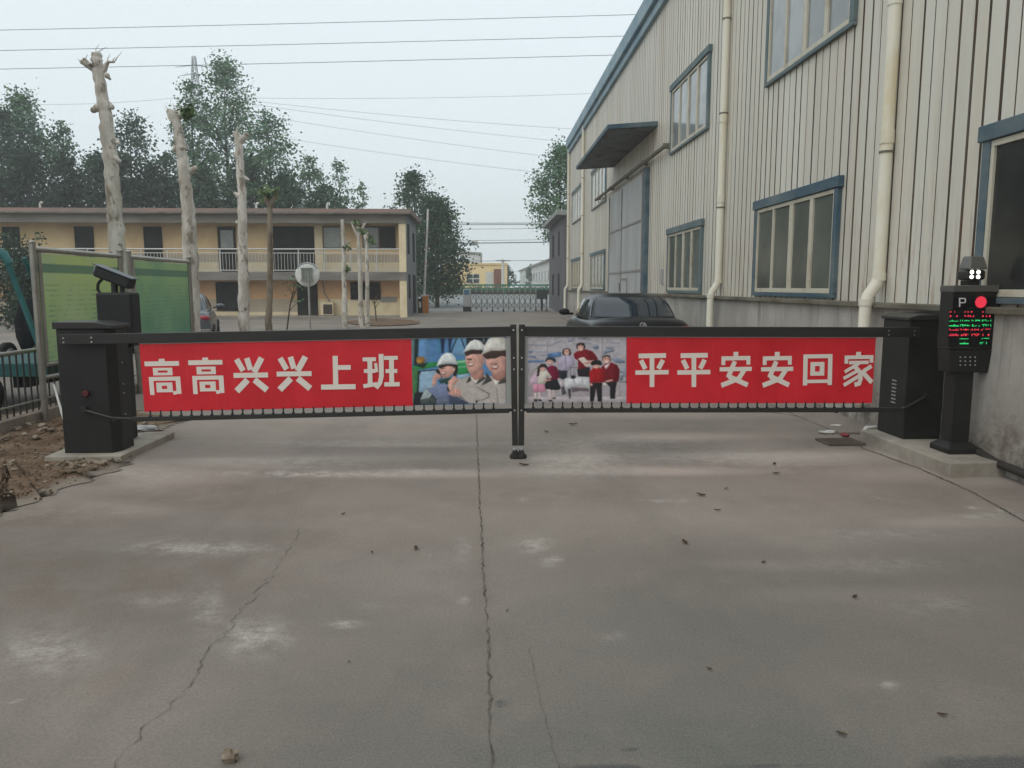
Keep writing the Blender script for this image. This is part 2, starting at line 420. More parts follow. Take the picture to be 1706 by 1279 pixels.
def driveway():
    x = np.concatenate([np.linspace(-14, -5.2, 20)[:-1], np.linspace(-5.2, 4.3, 240)])
    y = np.concatenate([np.linspace(-12, 1.2, 14)[:-1], np.linspace(1.2, 9, 230)[:-1], np.linspace(9, 16, 60)])
    X, Y = np.meshgrid(x, y); P = np.stack([X.ravel(), Y.ravel(), np.zeros(X.size)], 1)
    d = (P - np.array([0, 0, CAMZ])) @ _RI.T
    zz = np.minimum(d[:, 2], -.05); px = CX + F * d[:, 0] / -zz; py = CY - F * d[:, 1] / -zz
    ok = d[:, 2] < -.3
    def paint(lst):
        a = np.zeros(len(P))
        for cx, cy, rx, ry, s in lst:
            q = ((px - cx) / rx) ** 2 + ((py - cy) / ry) ** 2
            a = np.maximum(a, s * np.exp(-q * 1.1) * ok)
        return a
    chalk = paint([(330, 912, 110, 11, .9), (75, 1085, 85, 38, .75), (425, 1062, 50, 30, 1.1), (345, 1015, 24, 38, .7), (575, 1040, 26, 5, 1.3),
                   (888, 907, 26, 12, 1.2), (917, 934, 15, 8, 1.2), (770, 915, 8, 18, .8), (540, 789, 190, 6, 1.1), (700, 786, 90, 5, 1.0), (600, 738, 230, 6, .6),
                   (960, 775, 110, 22, .8), (1010, 740, 200, 14, .55), (1250, 765, 200, 22, .5), (1110, 834, 40, 3, .9), (500, 772, 120, 12, .5),
                   (1480, 890, 150, 10, .4), (1640, 860, 60, 6, .6), (860, 833, 30, 4, .6), (620, 1010, 30, 5, .3), (770, 1000, 8, 5, 1.0), (1560, 1010, 90, 20, .3), (1450, 940, 120, 14, .35),
                   (1020, 1060, 20, 8, .5), (1480, 1142, 14, 6, .8), (260, 1000, 80, 12, .35), (250, 790, 120, 16, .45), (1670, 850, 14, 3, 1.2), (1620, 845, 12, 3, 1.1)])
    damp = paint([(1680, 1282, 190, 30, 1.0), (1000, 1279, 120, 9, .9), (835, 1172, 22, 9, .8), (1260, 1275, 120, 8, .7), (1050, 1248, 22, 6, .7), (800, 1268, 40, 12, .6),
                  (1350, 1275, 60, 6, .6), (838, 1230, 20, 14, .5), (1050, 950, 14, 12, .5)])
    dust = paint([(560, 712, 330, 28, .55), (480, 752, 250, 18, .4), (1050, 785, 240, 9, 1.1), (1120, 728, 190, 8, .8), (960, 765, 70, 40, .7), (1330, 762, 200, 16, .75), (1480, 790, 130, 18, .6), (1250, 745, 90, 20, .5), (720, 790, 200, 8, .7), (640, 740, 210, 7, .6), (250, 795, 170, 24, .55), (120, 850, 160, 20, .5), (1560, 870, 150, 12, .6), (1330, 905, 180, 18, .35), (1640, 800, 120, 14, .5), (380, 770, 120, 14, .45), (1250, 940, 220, 12, .3), (1400, 990, 200, 14, .28), (1050, 690, 300, 8, .4), (1100, 850, 520, 75, .5), (650, 860, 330, 60, .4), (600, 960, 500, 90, .22), (150, 1150, 260, 120, .2)])
    grey_green = paint([(1150, 1060, 520, 150, .55), (700, 1180, 320, 90, .4), (560, 1010, 200, 40, .25), (1150, 1270, 620, 150, .9), (1000, 1130, 260, 120, .5), (900, 1280, 300, 60, .5), (150, 930, 200, 60, .4), (1480, 1120, 260, 60, .35)])  # darker grey-green areas, strongest towards the near end
    dirty = paint([(230, 960, 330, 90, .6), (520, 900, 260, 40, .4), (120, 1120, 200, 50, .35), (1300, 840, 300, 25, .3), (60, 960, 230, 100, .7), (40, 860, 240, 30, .8), (330, 830, 260, 30, .5), (560, 860, 300, 40, .35), (900, 830, 260, 25, .4), (150, 800, 60, 12, .8), (250, 720, 60, 12, .8),
                   (1100, 900, 400, 60, .18), (380, 815, 70, 18, .5), (800, 990, 20, 150, .3), (1560, 830, 200, 30, .35), (600, 712, 250, 12, .3)])
    nx, ny = len(x), len(y)
    fs = [(j*nx+i, j*nx+i+1, (j+1)*nx+i+1, (j+1)*nx+i) for j in range(ny-1) for i in range(nx-1)]
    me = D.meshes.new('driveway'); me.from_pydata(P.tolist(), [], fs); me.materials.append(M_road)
    for nm, a in (('grey_green', grey_green), ('dust', dust), ('chalk', chalk), ('damp', damp), ('dirty', dirty)):
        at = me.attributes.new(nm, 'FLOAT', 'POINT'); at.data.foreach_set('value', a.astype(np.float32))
    o = D.objects.new('driveway', me); COL.objects.link(o); return struct(o)
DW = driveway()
def ribbon(px_pts, w0, w1, jag, z=.004, seg=.03):
    pts = [at_z(*p) for p in px_pts]; fine = []
    for a, b in zip(pts, pts[1:]):
        n = max(1, int((b - a).length / seg))
        fine += [a + (b - a) * (k / n) for k in range(n)]
    fine.append(pts[-1]); m = MB(); L = []; Rr = []
    for i, p in enumerate(fine):
        d = (fine[min(i+1, len(fine)-1)] - fine[max(i-1, 0)]).normalized(); s = Vector((-d.y, d.x, 0))
        p = p + s * random.uniform(-jag, jag); ww = random.uniform(w0, w1) / 2
        if i in (0, len(fine)-1): ww = .001
        L.append(p - s * ww); Rr.append(p + s * ww)
    m.add([Vector((q.x, q.y, z)) for q in L + Rr], [(i, i+1, len(fine)+i+1, len(fine)+i) for i in range(len(fine)-1)])
    return m
for nm, pts, a, b, j in (
        ('slab_joint', [(794, 690), (796, 760), (799, 830), (803, 900), (806, 960), (810, 1000), (814, 1080), (817, 1170), (819, 1279), (821, 1400)], .001, .012, .008),
        ('floor_crack', [(503, 880), (470, 930), (443, 970), (430, 985), (378, 1050), (345, 1090), (330, 1110), (310, 1150), (286, 1172), (240, 1215), (190, 1279), (150, 1330)], .0005, .005, .02),
        ('kerb_joint', [(1260, 683), (1330, 694), (1372, 708), (1440, 748), (1530, 780), (1620, 820), (1706, 868), (1800, 912)], .008, .022, .006),
        ('slab_joint', [(560, 739), (700, 737), (792, 735)], .003, .008, .003),
        ('floor_crack', [(880, 1080), (905, 1180), (935, 1300)], .0005, .002, .006),
        ('floor_crack', [(1000, 700), (1100, 703), (1180, 706)], .002, .006, .01)):
    ribbon(pts, a, b, j).build(nm, M_crack, DW)

# ragged dirt bed on the left of the driveway
edge = [(-60, 885), (0, 858), (60, 835), (110, 815), (150, 800), (185, 787), (215, 775), (240, 745), (262, 720), (300, 704), (330, 697), (300, 690), (240, 684), (150, 680), (80, 680), (20, 686), (-60, 700), (-300, 760), (-330, 900), (-200, 960)]
m = MB(); ring = []
for a, b in zip(edge, edge[1:] + edge[:1]):
    A, B = at_z(*a), at_z(*b); n = max(2, int((B - A).length / .06))
    for k in range(n):
        p = A + (B - A) * (k / n); ring.append(Vector((p.x + random.uniform(-.05, .05), p.y + random.uniform(-.05, .05), .006)))
cen = sum(ring, Vector()) / len(ring); rr = []
for t in (0, .03, .08, .16, .28, .45, .7):
    rr.append([Vector((p.x + (cen.x - p.x) * t, p.y + (cen.y - p.y) * t, .006 + (0 if t == 0 else (.022 * min(1, t * 6) * random.uniform(.5, 1))))) for p in ring])
n = len(ring); m.smooth = True
m.add([p for q in rr for p in q] + [Vector((cen.x, cen.y, .025))],
      [(i*n+k, i*n+(k+1) % n, (i+1)*n+(k+1) % n, (i+1)*n+k) for i in range(len(rr)-1) for k in range(n)] + [((len(rr)-1)*n+k, (len(rr)-1)*n+(k+1) % n, len(rr)*n) for k in range(n)])
db = m.build('dirt_bed', M_dirt); at = db.data.attributes.new('edge', 'FLOAT', 'POINT')
at.data.foreach_set('value', np.array([e for e in (1, .85, .6, .25, 0, 0, 0) for _ in ring] + [0], np.float32)); struct(db)
# soil bed near the far pollarded trees
m = MB(); pp = []
for k in range(40):
    a = 2*math.pi*k/40; pp.append(at_z(640 + 62 * math.cos(a) * random.uniform(.9, 1.05), 537.5 + 6 * math.sin(a) * random.uniform(.85, 1.1)))
m.poly([Vector((p.x, p.y, .03)) for p in reversed(pp)]); struct(m.build('soil_bed', M_dirt))
# pavement strip along the foot of the warehouse (a slight rise)
m = MB(); m.box((3.62, 7.6, -.02), (4.135, 38.5, .025)); struct(m.build('pavement', M_road, bevel=.01))

# ------------------------------------------------------------------ warehouse
WX = 4.2; WY0, WY1 = -6.0, 38.6; EAVE = 8.25
def wY(px): return at_x(px, HOR, WX).y
wh = thing('warehouse', 'long cream ribbed metal warehouse with blue trim along the driveway', 'warehouse', (WX, 16, 0))
m = MB(); prof = []; y = WY0; gi = 0
while y < WY1 - .25:
    gw = random.choice((.024, .034, .040, .016)); pitch = random.uniform(.19, .22)
    prof.append((0, y, 0)); prof.append((0, y + pitch - gw, 0))
    prof.append((.032 if gw > .02 else .018, y + pitch - gw * .7, 1)); prof.append((.032 if gw > .02 else .018, y + pitch - gw * .3, 1)); y += pitch
prof.append((0, WY1, 0))
for (a, b) in zip(prof, prof[1:]):
    m.k = 1 if (a[2] or b[2]) and b[0] + a[0] > 0 else 0
    m.add([(WX + a[0], a[1], 1.33), (WX + b[0], b[1], 1.33), (WX + b[0], b[1], EAVE), (WX + a[0], a[1], EAVE)], [(0, 3, 2, 1)])
m.k = 0
m.box((WX + .06, WY0, 0), (WX + 14, WY1 - .01, EAVE))
m.build('wall', [M_clad, M_groove], wh)
m = MB(); m.box((WX - .06, WY0, -.02), (WX + .055, 19.55, 1.28)); m.box((WX - .06, 25.75, -.02), (WX + .055, WY1, 1.28)); m.build('plinth', M_plinth, wh)
m = MB(); m.box((WX - .14, WY0, 1.28), (WX + .05, 19.55, 1.335)); m.box((WX - .14, 25.75, 1.28), (WX + .05, WY1, 1.335)); m.build('ledge', M_ledge, wh, bevel=.008)
m = MB(); m.box((WX - .2, WY0, EAVE - .05), (WX + .3, WY1 + .15, EAVE + .38)); m.box((WX - .1, WY0, EAVE - .28), (WX + .02, WY1 + .1, EAVE - .053)); m.build('gutter', M_blue2, wh, bevel=.02)
m = MB(); m.prism([(WX - .1, WY0, EAVE + .385), (WX + 14.2, WY0, EAVE + .385), (WX + 7, WY0, EAVE + 1.8)], (0, WY1 + .1 - WY0, 0)); m.build('roof', M_blue2, wh)
m = MB(); m.box((WX - .03, WY1 - .12, 1.34), (WX + .05, WY1 + .03, EAVE - .3)); m.build('corner_flashing', M_cream, wh)

def wwin(y0, y1, z0, z1, gl, panes=4):
    fr = MB(); x0, x1 = WX - .055, WX - .002; t = .10
    fr.box((x0 - .02, y0 - .04, z1 - .13), (x1, y1 + .04, z1)); fr.box((x0, y0, z0), (x1, y1, z0 + .05))
    fr.box((x0, y0, z0 + .051), (x1, y0 + t, z1 - .131)); fr.box((x0, y1 - t, z0 + .051), (x1, y1, z1 - .131))
    f = fr.build('window', M_bluegrey if z0 > 3 or y0 > 14 else M_blue, wh, bevel=.006)
    s = MB(); a, b = y0 + t + .002, y1 - t - .002; c, d = z0 + .055, z1 - .135; xs0, xs1 = WX - .045, WX - .006
    s.box((xs0, a, c), (xs1, b, c + .06)); s.box((xs0, a, d - .05), (xs1, b, d))
    wd = (b - a) / panes
    for k in range(panes + 1):
        hw = (.035, .05, .06, .025, .035)[k] if panes == 4 else .04
        ca = a if k == 0 else a + wd * k - hw; cb = b if k == panes else a + wd * k + hw
        s.box((xs0, ca, c + .0605), (xs1, cb, d - .0505))
    s.build('sash', M_cream, f, bevel=.004)
    p = MB(); p.box((WX - .02, a + .01, c + .03), (WX - .008, b - .01, d - .02)); p.build('pane', gl, f)
for x0, x1 in ((1258, 1395), (1113, 1170), (985, 1008), (953, 970)):
    wwin(wY(x1), wY(x0), 1.36, 2.79, M_glass)
for x0, x1 in ((1265, 1405), (1113, 1174), (985, 1008), (953, 970)):
    wwin(wY(x1), wY(x0), 4.42, 5.92, M_glass_up)
wwin(3.65, 6.46, 1.36, 2.82, M_glass_dark, 2); wwin(3.65, 6.46, 4.42, 5.92, M_glass_up); wwin(-1.6, 1.2, 1.36, 2.8, M_glass_dark)

# sliding door of the warehouse
M_door = simple('grey_sheet_door', c3(176, 178, 178), .55, 0, .35, c3(158, 158, 154), 1.5, .35, .7, (1, 1, .3))
y0, y1 = 19.9, 25.6
m = MB(); m.box((WX - .10, y0 + .3, 0.05), (WX - .02, y1, 4.4))
dr = m.build('sliding_door', M_door, wh)
m = MB(); mid = (y0 + y1) / 2 + .5
for a in (y0 + .32, mid, y1 - .06): m.box((WX - .125, a, .06), (WX - .1005, a + .06, 4.39))
for z in (1.9, 3.2): 
    for a, b in ((y0 + .382, mid - .002), (mid + .062, y1 - .062)): m.box((WX - .122, a, z), (WX - .1005, b, z + .05))
m.box((WX - .122, mid - 1.0, .1), (WX - .1005, mid - .94, 1.75)); m.box((WX - .122, mid - .938, 1.69), (WX - .1005, mid - .002, 1.75))
m.build('door_frame', M_cgrey, dr)
m = MB(); m.box((WX - .13, mid + .08, 1.35), (WX - .1005, mid + .2, 1.6)); m.build('handle', M_black, dr)
m = MB(); m.box((WX - .11, y0 - .02, .03), (WX + .03, y0 + .28, 4.5)); m.build('door_jamb', M_blue, wh)
m = MB(); m.cyl((WX - .16, 17.6, 4.62), (WX - .16, 28.4, 4.62), .05)
for a in (17.8, 20.2, 22.8, 25.4, 28.2): m.box((WX - .15, a, 4.6), (WX + .01, a + .06, 4.72))
m.build('door_rail', M_ledge, wh)
# canopy over the sliding door
M_rustsheet = simple('rusty_canopy_soffit', c3(104, 110, 112), .8, 0, .2, c3(74, 62, 54), 2.2, .45, .65, (1, 1, 1))
m = MB(); m.hexa([Vector(p) for p in ((2.98, 19.1, 5.28), (2.98, 25.6, 5.28), (4.19, 25.6, 5.36), (4.19, 19.1, 5.36), (2.98, 19.1, 5.38), (2.98, 25.6, 5.38), (4.19, 25.6, 5.47), (4.19, 19.1, 5.47))])
cn = m.build('canopy', M_blue, wh)
m = MB(); m.hexa([Vector(p) for p in ((3.03, 19.16, 5.262), (3.03, 25.55, 5.262), (4.19, 25.55, 5.342), (4.19, 19.16, 5.342), (3.03, 19.16, 5.277), (3.03, 25.55, 5.277), (4.19, 25.55, 5.357), (4.19, 19.16, 5.357))])
m.build('soffit', M_rustsheet, cn)
# conduit box on the wall
m = MB(); m.box((WX - .05, 18.1, 1.55), (WX + .0, 18.25, 1.9)); m.build('junction_box', M_alu, wh)
# downpipes
for i, px in enumerate((1203, 1475, 972, 948)):
    y = wY(px); p = MB(); r = .062; xa, xb = WX - .075, WX - .20
    p.smooth = True
    p.tube([(xa, y, EAVE - .1), (xa, y, 1.62), (xa - .02, y, 1.53), (xb + .02, y, 1.40), (xb, y, 1.32), (xb, y, .30), (xb - .05, y, .25)], r, 14)
    o = p.build('downpipe', M_pvc, wh)
    k = MB()
    for z in (6.4, 4.3, 2.95): k.tube([(xa, y, z), (xa, y, z + .14)], r + .008, 14)
    k.tube([(xb, y, 1.30), (xb, y, 1.37)], r + .008, 14); k.tube([(xa, y, 1.56), (xa, y, 1.64)], r + .008, 14); k.tube([(xb, y, .74), (xb, y, .80)], r + .008, 14)
    pieces(k, 'pipe_coupling', M_pvc, o)
    k = MB()
    for z in (6.0, 4.45, 2.86): k.tube([(xa, y, z), (xa, y, z + .02)], r + .010, 14); k.box((xa - .01, y + .071, z), (WX, y + .095, z + .02))
    pieces(k, 'pipe_bracket', M_ledge, o)

# ------------------------------------------------------------------ parking barrier
def frame(A, B):
    A, B = Vector(A), Vector(B); d = (B - A).normalized(); mm = Vector((d.y, -d.x, 0)).normalized(); up = mm.cross(d) * -1
    if up.z < 0: up = -up
    return A, d, up, mm, (B - A).length
class Arm:
    def __init__(s, A, B):
        s.A, s.d, s.up, s.m, s.L = frame(A, B)
    def __call__(s, a, h, o): return s.A + s.d * a + s.up * h + s.m * o
    def hit(s, px, py, off):
        """point where a photo pixel meets the banner plane -> (a, h)"""
        r = ray(px, py); P0 = s.A + s.m * off; t = (P0 - Vector((0, 0, CAMZ))).dot(s.m) / r.dot(s.m)
        q = Vector((0, 0, CAMZ)) + r * t - s.A; return q.dot(s.d), q.dot(s.up)
def red_cloth():
    n = NT('red_banner_cloth')
    c = n.mixc(n.ramp(n.noise(2.2, 4, .6), .3, .7), c3(214, 34, 48), c3(196, 26, 38))
    c = n.mixc(n.math('MULTIPLY', n.ramp(n.noise(6, 5, .7, (3, 1, .25)), .55, .75), .35), c, c3(206, 70, 74))
    n.color(c); n.bump(n.noise(1.6, 3, .5, (2.2, 1, .6)), .35, .05)
    return n.set(.42, 0, .4)
M_red = red_cloth()
M_letter = simple('white_lettering', c3(226, 216, 206), .6, 0, .3)
def rc(x0, y0, x1, y1): return [(x0, y0), (x1, y0), (x1, y1), (x0, y1)]
def ln(w, *pts):
    out = []
    for i, ((ax, ay), (bx, by)) in enumerate(zip(pts, pts[1:])):
        dx, dy = bx - ax, by - ay; L = math.hypot(dx, dy); nx, ny = -dy / L * w / 2, dx / L * w / 2
        ex, ey = (dx / L * w * .3, dy / L * w * .3) if i < len(pts) - 2 else (0, 0)
        out.append([(ax + nx, ay + ny), (bx + ex + nx, by + ey + ny), (bx + ex - nx, by + ey - ny), (ax - nx, ay - ny)])
    return out
def ringr(x0, y0, x1, y1, tx, ty): return [rc(x0, y0, x1, y0 + ty), rc(x0, y1 - ty, x1, y1), rc(x0, y0 + ty, x0 + tx, y1 - ty), rc(x1 - tx, y0 + ty, x1, y1 - ty)]
GLYPH = {
 '高': [rc(.42, 0, .59, .09), rc(0, .07, 1, .2), rc(.09, .5, 1, .61), rc(.09, .61, .22, 1), rc(.86, .61, 1, .98), rc(.76, .9, .86, 1)] + ringr(.23, .25, .79, .46, .14, .075) + ringr(.29, .66, .76, .93, .16, .09),
 '兴': ln(.16, (.11, .05), (.29, .38)) + ln(.16, (.41, .02), (.5, .36)) + ln(.17, (.84, .02), (.6, .43)) + [rc(0, .44, 1, .58)] + ln(.18, (.40, .64), (.07, .96)) + ln(.18, (.6, .64), (.95, .94)),
 '上': [rc(.35, 0, .5, .85), rc(.5, .28, .87, .42), rc(0, .85, 1, 1)],
 '班': [rc(0, .09, .36, .2), rc(.03, .42, .34, .53), [(0, .85), (.38, .79), (.38, .9), (.02, .96)], rc(.13, .2, .26, .42), rc(.13, .53, .26, .84), [(.31, .26), (.39, .25), (.42, .5), (.34, .52)], [(.44, 0), (.57, 0), (.57, .62), (.44, .62)], [(.44, .62), (.57, .62), (.52, .84), (.40, 1), (.30, .92), (.41, .78)],
        rc(.58, .06, .96, .17), rc(.62, .43, .94, .54), rc(.58, .80, 1, .92), rc(.72, .17, .85, .43), rc(.72, .54, .85, .80)],
 '平': [rc(.1, 0, .92, .14), rc(0, .5, 1, .63), rc(.43, .14, .57, .5), rc(.43, .63, .57, 1)] + ln(.14, (.17, .2), (.3, .46)) + ln(.14, (.83, .2), (.69, .46)),
 '安': [rc(.42, 0, .57, .12), rc(.05, .12, .95, .24), rc(.05, .24, .17, .37), rc(.83, .24, .95, .37), rc(0, .43, 1, .55)] + ln(.14, (.47, .27), (.28, .69), (.88, .95)) + ln(.14, (.78, .5), (.6, .76), (.06, .95)),
 '回': [rc(0, 0, 1, .13), rc(0, .13, .15, 1), rc(.85, .13, 1, 1), rc(.15, .82, .85, .93)] + ringr(.25, .25, .73, .69, .16, .13),
 '家': [rc(.4, 0, .56, .1), rc(.03, .1, .97, .21), rc(.03, .21, .15, .34), rc(.85, .21, .97, .32), rc(.18, .26, .82, .36)] + ln(.1, (.52, .33), (.05, .58)) + ln(.13, (.36, .42), (.54, .58), (.58, .78), (.53, .93), (.38, .955)) + ln(.1, (.49, .54), (.02, .77)) + ln(.11, (.53, .7), (.03, .97)) + ln(.12, (.92, .42), (.65, .57)) + ln(.14, (.6, .56), (.95, .9)),
}
def ink(col):
    """printed photograph ink: each tone carries the picture's own soft mottling"""
    n = NT('print_ink'); k = sum(col) / 3
    a = tuple(.91 * (v * .88 + k * .12) for v in col); b = tuple(min(255, 1.05 * (v * .92 + k * .08)) for v in col); d = tuple(.62 * v for v in col)
    c = n.mixc(n.ramp(n.noise(26, 4, .65), .35, .66), c3(*a), c3(*b))
    c = n.mixc(n.math('MULTIPLY', n.ramp(n.noise(46, 4, .7, (1, 1, .8)), .56, .74), .26), c, c3(*d))
    n.color(c); return n.set(.45, 0, .35)
class Print:
    """flat printed artwork: each colour area is a thin layer on the banner"""
    def __init__(s, arm, off, dz=.00012): s.arm = arm; s.o = off; s.dz = dz; s.mb = MB(); s.mats = []; s.idx = {}
    def put(s, pts, col):
        if isinstance(col, tuple):
            if col not in s.idx:
                s.idx[col] = len(s.mats); s.mats.append(ink(col))
            s.mb.k = s.idx[col]
        s.o += s.dz; q = []
        for x, y in pts:
            a, h = s.arm.hit(x, y, s.o); q.append(s.arm(a, h, s.o))
        n = Vector()
        for i in range(len(q)): n += q[i].cross(q[(i + 1) % len(q)])
        if n.dot(s.arm.m) < 0: q.reverse()
        s.mb.poly(q)
def lettering(arm, chars, parent, off):
    p = Print(arm, off); p.mats = [M_letter]
    for ch, (x0, y0, x1, y1), sk in chars:
        for st in GLYPH[ch]:
            p.put([(x0 + (x1 - x0) * u + sk * v, y0 + (y1 - y0) * v - (u - .5) * (y1 - y0) * .015) for u, v in st], None)
    return p.mb.build('lettering', p.mats, parent)

def ell(cx, cy, rx, ry, n=14, a0=0, a1=360):
    return [(cx + rx * math.cos(R(a0 + (a1 - a0) * k / n)), cy + ry * math.sin(R(a0 + (a1 - a0) * k / n))) for k in range(n if a1 - a0 == 360 else n + 1)]
SK, SKD = (214, 164, 150), (176, 128, 116)
WORKERS = [
 ([(42,168),(1392,162),(1392,1132),(66,1150)], (88,134,182)),
 ([(150,190),(300,190),(300,560),(150,560)], (104,148,194)), ([(420,190),(470,190),(480,400),(440,420)], (70,128,160)), ([(640,190),(830,190),(830,480),(640,420)], (112,156,190)),
 ([(42,180),(110,180),(100,560),(60,560)], (98,124,122)), ([(98,185),(152,185),(132,565),(82,565)], (30,46,52)),
 ([(455,180),(525,180),(505,410),(478,410)], (34,52,84)), ([(565,180),(632,180),(606,300),(600,400),(582,400)], (38,58,86)), ([(680,190),(700,200),(612,408),(596,400)], (34,70,84)), ([(742,190),(770,220),(812,340),(795,345)], (36,64,92)),
 ([(830,175),(1140,175),(1090,300),(830,310)], (38,46,52)), ([(1065,175),(1085,175),(1085,260),(1065,270)], (120,128,126)),
 ([(58,600),(280,545),(430,530),(430,600),(200,640),(60,650)], (46,138,80)), ([(55,620),(150,640),(125,1145),(66,1145)], (70,122,76)), ([(690,510),(860,500),(870,700),(700,720)], (44,146,84)),
 ([(690,525),(830,510),(830,545),(700,555)], (150,196,164)), ([(700,600),(860,590),(860,610),(700,625)], (120,176,140)),
 ([(142,660),(430,640),(430,690),(180,690),(160,960),(210,990),(100,1140),(90,1140),(130,900)], (28,44,46)), ([(185,670),(400,655),(430,960),(150,965),(160,720)], (146,176,200)), ([(700,720),(860,700),(860,760),(700,790)], (150,178,200)),
 (ell(178,508,66,54), (150,108,56)), (ell(160,530,40,26), (186,138,64)), ([(48,572),(290,545),(215,620),(130,600)], (40,52,44)),
 ([(90,975),(420,960),(430,1142),(72,1146)], (32,36,42)),
 ([(168,1130),(178,1050),(225,950),(335,865),(405,905),(330,1000),(300,1050),(180,1080)], (166,178,180)), ([(180,1070),(290,1050),(330,1010),(400,1080),(400,1140),(175,1140)], (70,80,80)), ([(265,1040),(320,985),(335,1000),(290,1050)], (190,200,200)),
 ([(430,800),(560,760),(640,760),(600,900),(480,860)], (34,66,64)),
 ([(555,870),(640,740),(760,780),(860,735),(960,720),(1392,750),(1392,1132),(860,1126),(700,1060)], (188,178,172)),
 ([(560,820),(660,720),(720,790),(620,900)], SK),
 ([(585,575),(706,565),(706,660),(680,740),(640,730),(650,640)], (40,36,34)),
 ([(425,640),(470,590),(620,590),(668,640),(640,700),(590,750),(510,772),(470,735),(445,690)], SK), ([(630,625),(668,615),(665,660),(640,665)], (226,178,162)),
 ([(430,592),(450,530),(620,530),(650,600),(560,590),(450,635)], (54,42,40)), ([(462,655),(475,620),(480,660),(465,672)], SKD), ([(468,690),(545,670),(528,715),(480,722)], (150,86,82)), ([(474,692),(538,677),(525,700),(482,706)], (238,232,226)), ([(470,632),(520,622),(520,630),(470,640)], (70,50,46)),
 ([(402,590),(436,505),(482,438),(545,402),(615,412),(668,468),(692,545),(712,575),(620,555),(520,558),(440,580),(408,602)], (226,232,230)), ([(440,578),(520,556),(620,553),(700,572),(620,566),(520,570)], (170,178,180)), ([(600,415),(660,470),(688,550),(640,548),(620,470)], (204,210,210)),
 ([(398,660),(438,640),(482,765),(450,785)], (30,32,34)),
 ([(340,880),(348,745),(400,690),(462,720),(474,768),(404,790),(398,860)], SK), ([(350,740),(400,716),(455,735),(450,742),(400,726)], SKD), ([(352,772),(400,744),(440,752),(400,756)], SKD),
 ([(262,918),(512,832),(625,900),(590,1060),(400,1062)], (122,134,166)), ([(400,1062),(590,1060),(580,1130),(400,1140)], (104,112,132)),
 ([(550,890),(620,900),(590,960),(552,940)], (58,44,40)), ([(575,1010),(760,1030),(870,1128),(590,1132)], (66,76,98)),
 ([(560,985),(640,920),(690,905),(745,935),(750,1020),(720,1030),(640,1025)], SK), ([(655,915),(662,915),(640,1015),(630,1012)], SKD), ([(690,920),(698,920),(690,1020),(680,1020)], SKD), ([(722,930),(730,935),(728,1022),(718,1022)], SKD),
 ([(560,860),(610,820),(650,900),(600,980)], (214,168,154)),
 ([(880,690),(1080,630),(1075,755),(960,830),(892,742)], SKD), ([(888,735),(960,800),(1010,760),(965,842),(905,790)], (222,214,208)),
 ([(822,842),(862,752),(880,740),(895,800)], (62,62,58)), ([(955,855),(1010,790),(1085,742),(1100,770),(1000,838)], (64,64,60)),
 ([(810,430),(1045,385),(1085,470),(1070,560),(1040,640),(985,690),(905,722),(868,690),(836,620),(815,540)], SK), ([(1050,470),(1090,480),(1080,560),(1055,580)], (226,176,160)), ([(960,420),(1046,385),(1085,470),(1040,640),(1000,660),(1030,560)], (194,146,134)),
 ([(802,408),(830,335),(1050,335),(1062,425),(900,425),(820,455)], (66,50,46)), ([(835,485),(905,490),(900,510),(840,505)], (82,58,52)), ([(830,545),(860,500),(885,530),(850,556)], (190,140,128)), ([(846,565),(945,545),(920,592),(868,606)], (160,96,90)), ([(854,567),(936,550),(915,578),(870,588)], (240,232,226)),
 ([(762,408),(800,372),(828,310),(878,245),(945,214),(1025,236),(1085,305),(1098,350),(1060,368),(900,358),(815,388)], (230,230,226)), ([(1000,230),(1060,275),(1098,350),(1040,355),(1030,290)], (206,206,204)),
 ([(1180,690),(1385,650),(1392,740),(1290,820),(1205,770)], SKD), ([(1195,770),(1250,800),(1300,800),(1255,890)], (218,212,206)),
 ([(1036,872),(1102,780),(1110,680),(1195,800)], (66,66,62)), ([(1272,850),(1318,792),(1392,745),(1392,830)], (70,68,62)),
 ([(1096,480),(1200,440),(1388,430),(1388,650),(1310,705),(1215,705),(1150,650),(1100,570)], SK), ([(1310,450),(1388,430),(1388,650),(1310,705),(1350,600)], (196,148,136)),
 ([(1056,432),(1080,370),(1388,340),(1388,455),(1320,450),(1240,484),(1110,492)], (70,54,48)), ([(1165,560),(1260,556),(1262,570),(1166,572)], (90,62,56)), ([(1190,540),(1225,545),(1240,575),(1200,580)], (190,140,128)), ([(1155,600),(1300,588),(1260,642),(1195,638)], (166,100,94)), ([(1168,604),(1288,594),(1255,618),(1196,616)], (240,234,228)),
 ([(1028,442),(1068,382),(1088,290),(1145,205),(1220,164),(1325,172),(1390,205),(1390,370),(1180,376),(1062,425)], (228,224,216)), ([(1290,172),(1390,205),(1390,370),(1330,368)], (208,202,192)),
 ([(958,885),(962,880),(1158,985),(1162,1005),(1150,1040),(1060,1080),(960,1090),(960,1082),(1060,1070),(1140,1032),(1150,1000)], (112,104,100)), ([(1248,890),(1256,890),(1282,1130),(1272,1130)], (138,130,124)), ([(960,1085),(985,1085),(985,1120),(960,1120)], (60,56,54)), ([(640,1000),(660,990),(900,1126),(870,1126)], (160,150,146)),
]
INK = (150,156,172)
